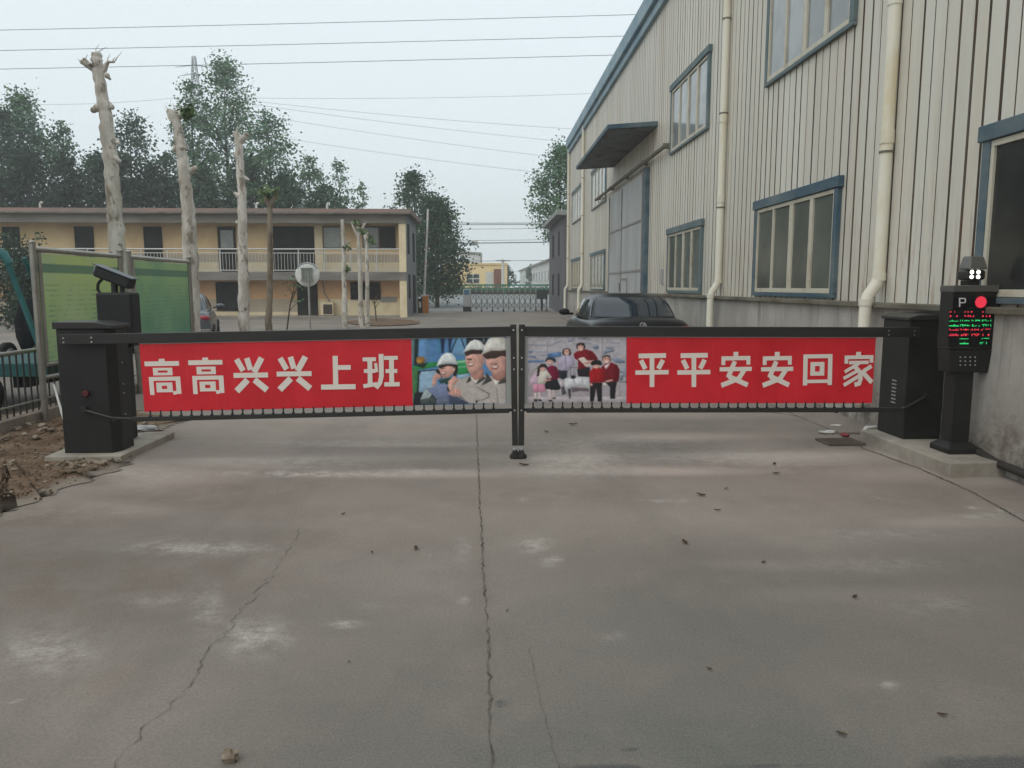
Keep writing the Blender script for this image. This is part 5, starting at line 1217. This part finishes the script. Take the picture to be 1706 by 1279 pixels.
pollard([(160, 88), (163, 115), (168, 150), (176, 195), (183, 260), (190, 330), (196, 420)], 27, 12.6, 'tallest bare pollarded trunk with forked stubs behind the nearer notice board',
        [((165, 118), (137, 103), 14, 7), ((165, 120), (178, 106), 12, 6), ((178, 106), (190, 103), 5, 3), ((170, 178), (156, 183), 13, 9), ((175, 172), (186, 178), 13, 8), ((150, 108), (140, 98), 6, 4), ((178, 125), (183, 131), 9, 4), ((183, 230), (196, 238), 12, 7), ((187, 260), (199, 268), 12, 6)])
pollard([(291, 187), (297, 220), (303, 255), (309, 300), (314, 360), (318, 430)], 25, 15.7, 'second bare pollarded trunk with leafy tip above the farther notice board',
        [((290, 200), (284, 187), 14, 11), ((293, 192), (301, 190), 13, 12), ((297, 245), (290, 250), 10, 6), ((313, 285), (325, 280), 12, 8), ((300, 248), (310, 246), 10, 6)], [(309, 188, 11, 40), (313, 190, 6, 16)])
pollard([(394, 220), (398, 245), (402, 300), (404, 370), (405, 440), (406, 520)], 20, 19.2, 'third bare pollarded trunk with twin stub top before the balcony',
        [((400, 236), (411, 226), 11, 9), ((400, 260), (391, 258), 8, 5), ((404, 330), (392, 322), 9, 5), ((404, 295), (413, 299), 9, 5), ((404, 375), (395, 370), 8, 5)])
M_bark_mid = simple('brown_plane_bark', c3(136, 124, 108), .95, 0, .1, c3(104, 92, 78), 5, .4, .6, (1, 1, .3), .5, 22, .02)
pollard([(449, 330), (450, 370), (450, 430), (449, 500), (447, 540)], 13, 21.8, 'brown mossy pollarded trunk with green tuft on top',
        [((450, 345), (441, 322), 8, 6), ((450, 345), (461, 322), 8, 5)], [(448, 322, 14, 60)], True)
pollard([(570, 366), (572, 400), (573, 450), (574, 500), (575, 540)], 10.5, 28, 'smooth pale cut trunk left of the twin slim trunks', [((573, 410), (580, 402), 5, 3)], [(578, 412, 7, 12), (578, 448, 5, 8)])
pollard([(596, 378), (598, 410), (600, 450), (601, 500), (602, 542)], 10, 28, 'slim pollarded trunk with splayed stubs before the lower window', [((597, 395), (586, 372), 5, 3), ((597, 392), (607, 374), 6, 4)], [(602, 385, 9, 20), (592, 372, 7, 10)])
pollard([(611, 386), (611, 420), (612, 470), (612, 535)], 8.5, 29.5, 'slim pollarded trunk just right of its splayed twin', [((611, 402), (606, 388), 5, 3)], [(616, 398, 8, 16), (619, 404, 6, 10)])
def sapling(px, pyb, H, label, lean, leafy):
    b = at_z(px, pyb); t = thing('sapling', label, 'sapling', b); m = MB(); lv = MB()
    m.tube([b, b + Vector((lean * .4, 0, H * .5)), b + Vector((lean, 0, H))], [.03, .022, .008], 6)
    for k in range(7):
        f = random.uniform(.3, .9); s_ = b + Vector((lean * f, 0, H * f)); e = s_ + Vector((random.uniform(-.5, .5), random.uniform(-.3, .3), random.uniform(.3, .6)))
        m.tube([s_, e], [.014, .005], 5)
        if leafy: leaves(lv, e, .2, 10, .12)
    m.build('stem', M_bark_dark, t)
    if leafy: lv.build('foliage', M_leaf1, t)
sapling(478, 549, 1.7, 'thin leafy sapling left of the convex mirror pole', .35, True); sapling(627, 536, 1.3, 'bare twiggy sapling right of the slim trunks', -.1, False)
# raised soil kerb etc. not needed; convex mirror seen from the back
p = at_z(517, 552); t = thing('traffic_mirror', 'round white backed traffic mirror on grey pole before the building', 'traffic mirror', (p.x, p.y, 0))
mz = at_y(511, 457, p.y).z; mx = at_y(511, 457, p.y).x
m = MB(); m.cyl((p.x, p.y, -.01), (mx + .05, p.y, mz + .1), .035, n=12); m.build('pole', M_cgrey, t)
m = MB(); rm = 20 * p.y / F; m.lathe([(0, rm * .97), (-.01, rm), (-.03, rm), (-.05, rm * .9), (-.09, rm * .55), (-.105, rm * .1)], (mx, p.y + .14, mz), (mx, p.y + 1, mz), 32); m.build('mirror_back', M_white, t)
m = MB()
for dx in (-.14, .14): m.box((mx + dx - .035, p.y - .02, mz - .2), (mx + dx + .035, p.y + .03, mz + .2))
m.box((mx - .2, p.y - .03, mz - .22), (mx + .2, p.y + .02, mz - .17)); m.box((mx - .2, p.y - .03, mz + .17), (mx + .2, p.y + .02, mz + .22)); m.box((mx - .1, p.y - .01, mz - .165), (mx + .1, p.y + .03, mz + .165)); m.build('bracket', simple('galvanised', c3(120, 124, 116), .5, .3), t)
m = MB(); m.prism([(mx + rm * .98 * math.cos(a), p.y + .145, mz + rm * .98 * math.sin(a)) for a in [R(28 + k * 124 / 12) for k in range(13)]], (0, -.06, 0)); m.build('visor', simple('grey_visor', c3(140, 146, 146), .5), t)

# ------------------------------------------------------------------ two storey building
BY = 37.9; WYY = 39.0; XR = -3.8; XL = -31.0
def zb(py, Y=BY): return at_y(700, py, Y).z
def xb(px, Y=WYY): return at_y(px, HOR, Y).x
M_slab = simple('dull_grey_slab', c3(136, 131, 125), .9, 0, .15, c3(112, 107, 101), 1.0, .35, .7, (.5, 1, 1.5))
t = B2 = thing('office_building', 'two storey yellow building with balcony railing and flat roof', 'building', ((XR + XL) / 2, 41, 0))
zs0, zs1 = zb(467), zb(453); zc = zb(372); zf0 = zb(358); zf1 = zb(349); 
m = MB(); m.box((XL, WYY, 0), (XR - .012, 43.3, zf0)); wall = m.build('wall', [M_yellow], t)
xd = xb(495); zg1, zg2 = zb(495, WYY), zb(519, WYY)
m = MB(); m.box((xd, WYY - .02, 0), (XR - .3, WYY - .003, zb(498, WYY))); m.box((XL, WYY - .02, 0), (xd - .002, WYY - .003, zg2)); m.build('lower_wainscot', M_creamw, t)
m = MB(); m.box((XL, WYY - .02, zg2 + .002), (xd - .002, WYY - .003, zb(498, WYY))); m.build('grey_wainscot', M_band, t)
m = MB(); m.box((XL, WYY - .018, zs1 + .002), (XR - .4, WYY - .003, zb(437, WYY))); m.build('upper_wainscot', M_creamw, t)
m = MB(); m.box((XL, WYY - .018, zb(437, WYY) + .002), (XR - .4, WYY - .003, zb(424, WYY))); m.build('upper_grey_band', M_band, t)
m = MB(); m.box((XL, WYY - .021, zb(498, WYY) + .002), (XR - .3, WYY - .004, zs0)); m.build('peach_band', M_peach, t)
m = MB(); m.box((XL, BY, zs0), (XR - .012, WYY - .025, zs1)); m.build('balcony_slab', M_slab, t, bevel=.01)
m = MB(); m.box((XR - .011, BY - .0, 0), (XR, 43.3, zf0)); m.build('tiled_side_wall', M_tile, t)
m = MB(); m.box((XR - .36, BY + .03, 0), (XR - .014, WYY - .03, zs0 - .002)); m.box((XR - .36, BY + .03, zs1 + .002), (XR - .014, WYY - .03, zc - .002)); m.build('end_pier', M_creamw, t)
m = MB(); m.box((XL, BY - .02, zc), (XR - .014, BY + .25, zf0)); m.build('eaves_beam', simple('pale_grey_beam', c3(146, 140, 131), .9, 0, .15, c3(122, 116, 108), .8, .35, .7, (.5, 1, 2)), t)
m = MB(); m.box((XL, BY + .25, zf0 - .12), (XR - .02, WYY - .005, zf0 - .01)); m.build('soffit', M_soffit, t)
m = MB(); m.box((XL - .3, BY - .35, zf0), (XR + .28, 43.7, zf1 - .16)); rf = m.build('roof', M_soffit, t, bevel=.02)
m = MB(); m.prism([(XL - .3, BY - .33, zf1 - .158), (XR + .26, BY - .33, zf1 - .158), (XR + .26, 43.7, zf1 - .158), (XL - .3, 43.7, zf1 - .158)], (0, .1, .17)); m.build('roof_edge', M_roof, rf)
for px in (67, 427, 545):
    p = at_y(px, 345, 40); m = MB(); z0 = zf1 - .0; m.tube([(p.x, 40, z0), (p.x, 40, z0 + .42), (p.x + .05, 40, z0 + .5), (p.x + .13, 40, z0 + .48)], .055, 8); m.build('vent_pipe', M_white, rf)
# windows and doors
def opening(name, x0, y0, x1, y1, panes=1, light=0, frame=M_dark, zlow=None):
    a, b = xb(x0), xb(x1); z1 = zb(y0, WYY); z0 = zb(y1, WYY) if zlow is None else zlow
    m = MB(); yy = WYY - .022
    m.box((a, yy - .05, z1 - .07), (b, yy - .001, z1)); m.box((a, yy - .05, z0), (b, yy - .001, z0 + .07)); 
    w_ = (b - a) / panes
    for k in range(panes + 1): 
        c_ = a + w_ * k; m.box((max(a, c_ - .04), yy - .048, z0 + .0705), (min(b, c_ + .04), yy - .001, z1 - .0705))
    f = m.build(name, frame, B2)
    for k in range(panes):
        m = MB(); m.box((a + w_ * k + .042, yy - .025, z0 + .072), (a + w_ * (k+1) - .042, yy - .002, z1 - .072))
        m.build('pane', (M_glass_pale if (light >> k) & 1 else M_dark), f)
M_glass_pale = simple('sky_lit_pane', c3(150, 152, 144), .15, 0, .6, c3(120, 124, 120), 1)
M_brown = simple('brown_frame', c3(82, 62, 50), .6)
zfl = zs1 + .03
for x0, x1 in ((131, 162), (245, 275)): opening('door', x0, 379, x1, 0, 1, 0, M_dark, zfl)
opening('door', 367, 378, 397, 0, 1, 0, M_brown, zfl); 
m = MB(); yy = WYY - .07; m.box((xb(372), yy - .012, zb(414, WYY)), (xb(393), yy - .004, zb(384, WYY))); m.build('fanlight', M_glass_pale, B2)
opening('window', 458, 378, 526, 0, 2, 0, M_dark, zfl)
opening('window', 541, 377, 572, 415, 1, 1, M_brown); opening('window', 606, 377, 661, 415, 2, 1, M_brown)
opening('door', 543, 380, 568, 0, 1, 0, M_brown, zfl) if False else None
opening('door', 12, 380, 40, 0, 1, 0, M_dark, zfl)
opening('window', 360, 470, 402, 517, 1, 0, M_dark); opening('window', 584, 470, 634, 499, 2, 0, M_dark); opening('doorway', 495, 468, 529, 0, 1, 0, M_dark, .02)
opening('window', 100, 470, 150, 517, 2, 0, M_dark); opening('doorway', 230, 468, 262, 0, 1, 0, M_dark, .02)
# column of render between upper openings, sills and conduit
m = MB(); m.box((xb(527), WYY - .06, zfl), (xb(540), WYY - .003, zc)); m.build('pilaster', M_creamw, B2)
m = MB(); m.box((xb(634), WYY - .06, zb(503, WYY)), (xb(661), WYY - .021, zb(494, WYY))); m.build('sill_box', M_cgrey, B2)
# side windows on the tiled end
for y0, y1, z0, z1 in ((38.5, 39.3, 3.1, 4.55), (41.2, 42.1, 2.8, 4.3), (38.7, 39.4, .9, 2.1), (41.0, 42.4, .1, 2.1)):
    m = MB(); m.box((XR + .002, y0, z0), (XR + .03, y1, z1)); m.build('side_window', M_dark, B2)
# balcony railing
zt_, zbot = zb(415), zs1 + .08
m = MB(); m.cyl((XL, BY + .06, zt_), (XR - .2, BY + .06, zt_), .035, n=8); m.cyl((XL, BY + .06, zt_ - .19), (XR - .2, BY + .06, zt_ - .19), .022, n=6); m.cyl((XL, BY + .06, zbot), (XR - .2, BY + .06, zbot), .022, n=6)
m.cyl((XR - .2, BY + .06, zt_), (XR - .2, WYY - .1, zt_), .035, n=8)
x = XR - .2
while x > XL: m.cyl((x, BY + .06, zs1 + .001), (x, BY + .06, zt_), .03, n=6); x -= 1.25
x = XR - .3
while x > XL: m.cyl((x, BY + .06, zbot), (x, BY + .06, zt_ - .19), .012, n=5); x -= .155
m.build('railing', simple('pale_railing', c3(200, 200, 196), .4, .3, .5), B2)
# air conditioner outside the ground floor
p0 = at_y(536, 528, WYY - .35); p1 = at_y(556, 514, WYY - .35)
t = thing('air_conditioner', 'boxy outdoor air conditioner with dark grille by the doorway', 'air conditioner', ((p0.x + p1.x) / 2, WYY - .3, 0))
m = MB(); m.box((p0.x, WYY - .5, .08), (p1.x, WYY - .1, .72)); cs = m.build('casing', M_creamw, t, bevel=.02)
m = MB(); cx_ = (p0.x + p1.x) / 2 + .06; m.box((cx_ - .24, WYY - .515, .14), (cx_ + .2, WYY - .502, .62)); m.build('grille', simple('dark_grille', c3(66, 56, 52), .7), cs)
m = MB(); m.box((p0.x + .05, WYY - .48, 0), (p0.x + .13, WYY - .12, .079)); m.box((p1.x - .13, WYY - .48, 0), (p1.x - .05, WYY - .12, .079)); pieces(m, 'foot', M_black, t)
m = MB(); m.tube([(p0.x + .35, WYY - .08, .75), (p0.x + .1, WYY - .06, 1.2), (p0.x + .0, WYY - .05, 2.0)], .03, 6); m.build('pipe', M_cgrey, t)
# kerb of the building
m = MB(); m.box((XL, WYY - .9, -.01), (XR + .12, WYY - .022, .06)); struct(m.build('walkway', M_pad))

# ------------------------------------------------------------------ gatehouse on the right
gx0, gy0, gy1 = 4.28, 42.2, 51.6
t = thing('gatehouse', 'grey two storey gatehouse at the end of the warehouse', 'building', (7, 46, 0))
m = MB(); m.box((gx0, gy0, 0), (11, gy1, 5.3)); m.build('wall', M_greywall, t)
m = MB(); m.box((gx0 - .45, gy0 - .4, 5.302), (11.3, gy1 + .3, 5.55)); m.build('roof', simple('grey_roof_slab', c3(150, 152, 148), .8), t, bevel=.02)
for y0, y1 in ((44.2, 45.2), (47.8, 49.0)):
    for z0, z1 in ((.9, 2.3), (3.2, 4.7)):
        m = MB(); m.box((gx0 - .03, y0, z0), (gx0 - .002, y1, z1)); f = m.build('window', M_greywall, t); m = MB(); m.box((gx0 - .034, y0 + .07, z0 + .07), (gx0 - .0305, y1 - .07, z1 - .07)); m.build('pane', M_dark, f)

# ------------------------------------------------------------------ far gate
GY = 46.3
t = thing('retractable_gate', 'silver concertina gate across the entrance', 'gate', (at_y(840, HOR, GY).x, GY, 0))
x0, x1 = at_y(784, HOR, GY).x, at_y(911, HOR, GY).x; n = 14
m = MB()
for k in range(n + 1):
    x = x0 + (x1 - x0) * k / n; m.box((x - .03, GY - .05, .1), (x + .03, GY - .02, 1.52)); m.box((x - .025, GY + .25, .1), (x + .025, GY + .28, 1.5))
    m.box((x - .02, GY - .02, 1.44), (x + .02, GY + .25, 1.49))
m.build('uprights', simple('gate_steel', c3(142, 145, 142), .45, .3), t)
m = MB()
for k in range(n):
    a, b = x0 + (x1 - x0) * k / n, x0 + (x1 - x0) * (k+1) / n; c_ = (a + b) / 2
    for z0, z1 in ((.15, .62), (.62, 1.12)):
        m.tube([(a, GY - .055, z0), (b, GY - .055, z1)], .018, 5); m.tube([(a, GY - .062, z1), (b, GY - .062, z0)], .018, 5)
    m.tube([(a, GY - .055, 1.1), (c_, GY - .055, 1.28), (b, GY - .055, 1.1)], .026, 5)
m.build('scissor_bars', simple('gate_bars', c3(112, 110, 104), .5, .2), t)
m = MB()
for k in range(0, n + 1, 2):
    x = x0 + (x1 - x0) * k / n; m.cyl((x, GY - .1, .06), (x, GY + .3, .06), .06, n=10)
pieces(m, 'caster', M_rubber, t)
xm = at_y(778, HOR, GY).x
m = MB(); m.box((xm - .24, GY - .12, .3), (xm + .2, GY + .3, 1.35)); hd = m.build('drive_head', simple('drive_head_grey', c3(170, 172, 170), .5), t, bevel=.02)
m = MB(); m.box((xm - .24, GY - .12, .02), (xm + .2, GY + .3, .298)); m.build('skirt', M_black, hd)
m = MB(); m.box((xm - .17, GY - .13, 1.0), (xm + .13, GY - .121, 1.3)); m.build('display', simple('blue_display', c3(70, 110, 140), .4), hd)
# sign on stand before the gate
p = at_z(903, 519); t = thing('sign_stand', 'dark square sign on a thin stand near the gatehouse', 'sign', p)
m = MB(); m.cyl(p, p + Vector((0, 0, .06)), .5, .42, 20); m.build('base', simple('dark_stone', c3(110, 104, 96), .9), t); m = MB(); m.cyl(p + Vector((0, 0, .06)), p + Vector((0, 0, .8)), .05); m.build('pole', M_black, t)
m = MB(); q = p + Vector((-.0, -.06, .76)); m.box((q.x - .33, q.y, q.z), (q.x + .33, q.y + .05, q.z + .55)); m.build('panel', simple('dark_green_panel', c3(58, 68, 64), .5), t, bevel=.01)
# raised boom barrier at the gate
p = at_z(706, 521.5); t = thing('boom_barrier', 'orange boom barrier with its white arm raised at the far gate', 'boom barrier', p)
m = MB(); m.box((p.x - .05, p.y - .2, 0), (p.x + .28, p.y + .2, 1.0)); m.build('housing', M_orange, t, bevel=.02)
m = MB(); a = p + Vector((.06, -.24, .95)); b = at_y(713, 348, p.y - .24); m.tube([a, b], [.06, .05], 8); m.build('arm', M_white, t)
m = MB()
for f in (.18, .36, .54, .72, .9): m.tube([a.lerp(b, f), a.lerp(b, f + .04)], .062, 8)
pieces(m, 'arm_stripe', simple('faded_red_stripe', c3(196, 176, 172), .6), t)
m = MB(); m.box((p.x - .34, p.y + .0, 0), (p.x - .06, p.y + .3, .82)); dk = m.build('control_box', M_dark, t); m = MB(); m.box((p.x - .26, p.y - .012, .32), (p.x - .14, p.y - .002, .65)); m.build('notice', M_white, dk)

# ------------------------------------------------------------------ across the road
t = thing('guardrail', 'green two beam guardrail beyond the public road', 'guardrail', (0, 76, .74))
m = MB()
for z in (1.55, 1.2): m.box((-40, 76, z + .0), (14, 76.08, z + .16))
m.build('beam', M_green, t)
m = MB(); x = -40
while x < 14: m.cyl((x, 76.14, .7), (x, 76.14, 1.72), .06, n=8); x += 2
pieces(m, 'post', M_green, t)
random.seed(3); hb = MB()
hb.box((-40, 77.0, .7), (16, 77.5, 1.3))
for _ in range(900): leaves(hb, Vector((random.uniform(-40, 16), 77.2 + random.uniform(-.4, .4), random.uniform(.8, 1.3))), .3, 12, .22)
tag(hb.build('roadside_hedge', M_leaf2), None, None, None, 'stuff')
# yellow building and buildings farther off
YB = 105; zg = .74
p0, p1 = at_y(735, 441, YB), at_y(845, 441, YB)
t = thing('yellow_building', 'low yellow building across the public road', 'building', ((p0.x + p1.x) / 2, YB + 5, zg))
m = MB(); m.box((p0.x, YB, zg), (p1.x, YB + 12, p0.z)); m.build('wall', simple('bright_yellow_render', c3(238, 212, 158), .9), t)
m = MB(); m.box((p0.x - .1, YB - .15, p0.z + .002), (p1.x + .1, YB + 12.1, p0.z + .25)); m.build('parapet', simple('parapet_yellow', c3(226, 198, 140), .9), t)
a, b = at_y(777, 456, YB), at_y(799, 472, YB); m = MB(); m.box((a.x, YB - .06, b.z), (b.x, YB - .003, a.z)); f = m.build('window', M_white, t)
m = MB(); w_ = (b.x - a.x) / 2; h_ = (a.z - b.z) / 2
for i in (0, 1):
    for j in (0, 1): m.box((a.x + w_ * i + .07, YB - .08, b.z + h_ * j + .07), (a.x + w_ * (i+1) - .07, YB - .061, b.z + h_ * (j+1) - .07))
m.build('pane', M_glass_dark, f)
a, b = at_y(809, 453, YB), at_y(822, 476, YB); m = MB(); m.box((a.x, YB - .05, zg), (b.x, YB - .003, a.z)); m.build('doorway', M_white, t)
a, b = at_y(823, 448, YB), at_y(835, 476, YB); m = MB(); m.box((a.x, YB - .3, zg), (b.x, YB - .003, a.z)); m.build('brown_pier', simple('brown_wall', c3(122, 74, 56), .9), t)
a, b = at_y(766, 420, 125), at_y(801, 470, 125)
t = thing('white_hall', 'taller white hall rising behind the yellow building', 'building', ((a.x + b.x) / 2, 130, zg))
m = MB(); m.box((a.x, 125, zg), (b.x, 140, a.z - .3)); m.build('wall', simple('white_wall', c3(212, 214, 214), .9), t)
m = MB(); m.hexa([Vector(q) for q in ((a.x - .2, 124.7, a.z - .1), (b.x + .2, 124.7, a.z - .298), (b.x + .2, 140, a.z - .298), (a.x - .2, 140, a.z - .1), (a.x - .2, 124.7, a.z + .2), (b.x + .2, 124.7, a.z - .05), (b.x + .2, 140, a.z - .05), (a.x - .2, 140, a.z + .2))]); m.build('roof', M_cgrey, t)
m = MB(); m.cyl((b.x + .1, 124.8, zg), (b.x + .1, 124.8, a.z - .3), .12, n=6); m.build('downpipe', M_cgrey, t)
# long white building seen at an angle
q0 = at_y(866, 453, 190); q1 = at_y(930, 433, 100)
t = thing('white_factory', 'long white factory with small windows beyond the gate', 'building', (q0.x, 150, zg))
hh = 1.5 + 2.4 * 1; H0 = at_y(866, 453, 190).z
m = MB(); m.prism([(q0.x, 190, zg), (q1.x, 100, zg), (q1.x + 20, 100, zg), (q0.x + 20, 190, zg)], (0, 0, 5.1 - zg)); m.build('wall', simple('factory_white', c3(216, 218, 216), .9), t)
m = MB(); m.prism([(q0.x - .4, 190, 5.102), (q1.x - .4, 99.7, 5.102), (q1.x + 20, 99.7, 5.102), (q0.x + 20, 190, 5.102)], (0, 0, .3)); m.build('roof', M_cgrey, t)
for k in range(14):
    f = .1 + k * .062; c_ = Vector((q0.x, 190, 0)).lerp(Vector((q1.x, 100, 0)), f); d = (Vector((q1.x, 100, 0)) - Vector((q0.x, 190, 0))).normalized(); nn = Vector((d.y, -d.x, 0)); nn = nn if nn.x < 0 else -nn
    m = MB(); A = c_ + nn * .03
    m.hexa([A + d * s_ + nn * o_ + Vector((0, 0, z)) for z in (2.4, 3.9) for s_, o_ in ((-.8, 0), (.8, 0), (.8, .06), (-.8, .06))]); m.build('window', M_glass, t)
# street pole and cables near the gate
p = at_y(838, 475, 100); t = thing('utility_pole', 'pale concrete utility pole in front of the yellow building', 'utility pole', (p.x, 100, zg)); m = MB(); m.cyl((p.x, 100, zg), (p.x, 100, at_y(838, 432, 100).z), .22, .17, n=10); m.build('pole', M_white, t); m = MB(); m.box((p.x - .9, 99.75, at_y(838, 435, 100).z), (p.x + .9, 99.9, at_y(838, 434, 100).z + .06)); pieces(m, 'crossarm', M_cgrey, t)
M_wire = simple('wire_hazed', c3(84, 86, 88), .6); M_wire2 = simple('wire_grey', c3(150, 154, 158), .5, .2)  # haze mixed into the darker wire colour
def wire(pxa, pxb, Y0, Y1, r, label, group, mat=M_wire, sag=.3, ext=0):
    A, B = at_y(*pxa, Y0), at_y(*pxb, Y1); d = B - A; A -= d * ext; B += d * ext; m = MB(); n = 24
    m.tube([A.lerp(B, k / n) + Vector((0, 0, -sag * 4 * (k / n) * (1 - k / n))) for k in range(n + 1)], r, 5); return tag(m.build('overhead_wire', mat), label, 'wire', group)
G1 = 'power lines high across the sky'; G2 = 'cables strung above the far gate'; G3 = 'faint distant power lines beside the tall trees'
wire((0, 46), (1066, 20), 72, 72, .026, 'uppermost of the three long wires crossing the sky', G1, sag=.25, ext=.6)
wire((0, 80), (1040, 56), 72, 72, .026, 'middle of the three long wires crossing the sky', G1, sag=.25, ext=.6)
wire((0, 111), (1010, 88), 72, 72, .026, 'lowest of the three long wires crossing the sky', G1, sag=.25, ext=.6)
for a, b, lab in (((430, 161), (945, 155), 'flat topmost faint wire right of the tall trees'), ((440, 168), (945, 212), 'second faint wire sloping from the tall trees'), ((440, 174), (945, 234), 'third faint wire sloping from the tall trees'), ((464, 195), (945, 262), 'fourth faint wire sloping from the tall trees'), ((500, 232), (945, 290), 'lowest faint wire sloping from the tall trees'), ((60, 172), (300, 160), 'short faint wire reaching the pylon from the left')):
    wire(a, b, 160, 160, .038, lab, G3, M_wire2, .6, .15)
for a, b, r, lab in (((715, 370.5), (935, 370.5), .022, 'uppermost cable above the far gate'), ((715, 373.5), (935, 372.5), .022, 'second cable just under the uppermost one'), ((735, 381), (935, 379), .012, 'thin third cable above the far gate'), ((745, 400), (935, 398), .012, 'thin cable just above the cable with white box'), ((745, 404.5), (935, 402), .03, 'thick cable carrying the white box'), ((735, 434), (912, 433), .015, 'lowest thin cable above the yellow building')):
    wire(a, b, 53, 53, r, lab, G2, sag=.04, ext=.2)
p = at_y(791, 404.5, 53); t = thing('junction_box', 'small white junction box hanging on the thick cable', 'junction box', (p.x, 53, p.z - .15)); m = MB(); m.box((p.x - .23, 52.85, p.z - .17), (p.x + .23, 53.1, p.z + .13)); m.build('casing', M_white, t, bevel=.03); m = MB(); m.box((p.x - .16, 52.83, p.z - .1), (p.x + .16, 52.848, p.z + .06)); m.build('cover_plate', M_alu, t)
# lattice pylon
PY = 140; top = at_y(323, 94, PY); t = thing('pylon', 'distant steel lattice pylon above the tall trees', 'pylon', (top.x, PY, zg)); m = MB(); Hh = top.z - zg
def hw(f): return .25 + (1 - f) ** 1.35 * 5.2
lv = [0, .2, .36, .5, .62, .72, .80, .87, .93, 1.0]; cn4 = lambda f: [Vector((top.x + a * hw(f), PY + b * hw(f), zg + Hh * f)) for a, b in ((-1, -1), (1, -1), (1, 1), (-1, 1))]
for f0, f1 in zip(lv, lv[1:]):
    A, B = cn4(f0), cn4(f1)
    for k in range(4): m.tube([A[k], B[k]], .07, 4); m.tube([A[k], B[(k+1) % 4]], .04, 4); m.tube([A[(k+1) % 4], B[k]], .04, 4); m.tube([B[k], B[(k+1) % 4]], .04, 4)
m.build('lattice', M_wire2, t)
m = MB()
for f, w_ in ((.965, 3.2), (.93, 2.6)):
    for s_ in (-1, 1): m.tube([(top.x, PY, zg + Hh * f), (top.x + s_ * w_, PY, zg + Hh * f - .4)], [.09, .05], 4)
pieces(m, 'crossarm', M_wire2, t)

# ------------------------------------------------------------------ haze: the air itself
hz = MB(); hz.box((-650, -620, -2), (650, 640, 47))
hm = D.materials.new('haze_air'); hm.use_nodes = True; hm.node_tree.nodes.clear()
pv = hm.node_tree.nodes.new('ShaderNodeVolumePrincipled'); pv.inputs['Color'].default_value = (.93, .97, .98, 1); pv.inputs['Density'].default_value = .0018; pv.inputs['Anisotropy'].default_value = .2
oo = hm.node_tree.nodes.new('ShaderNodeOutputMaterial'); hm.node_tree.links.new(pv.outputs[0], oo.inputs['Volume'])
tag(hz.build('haze', hm), None, None, None, 'stuff')
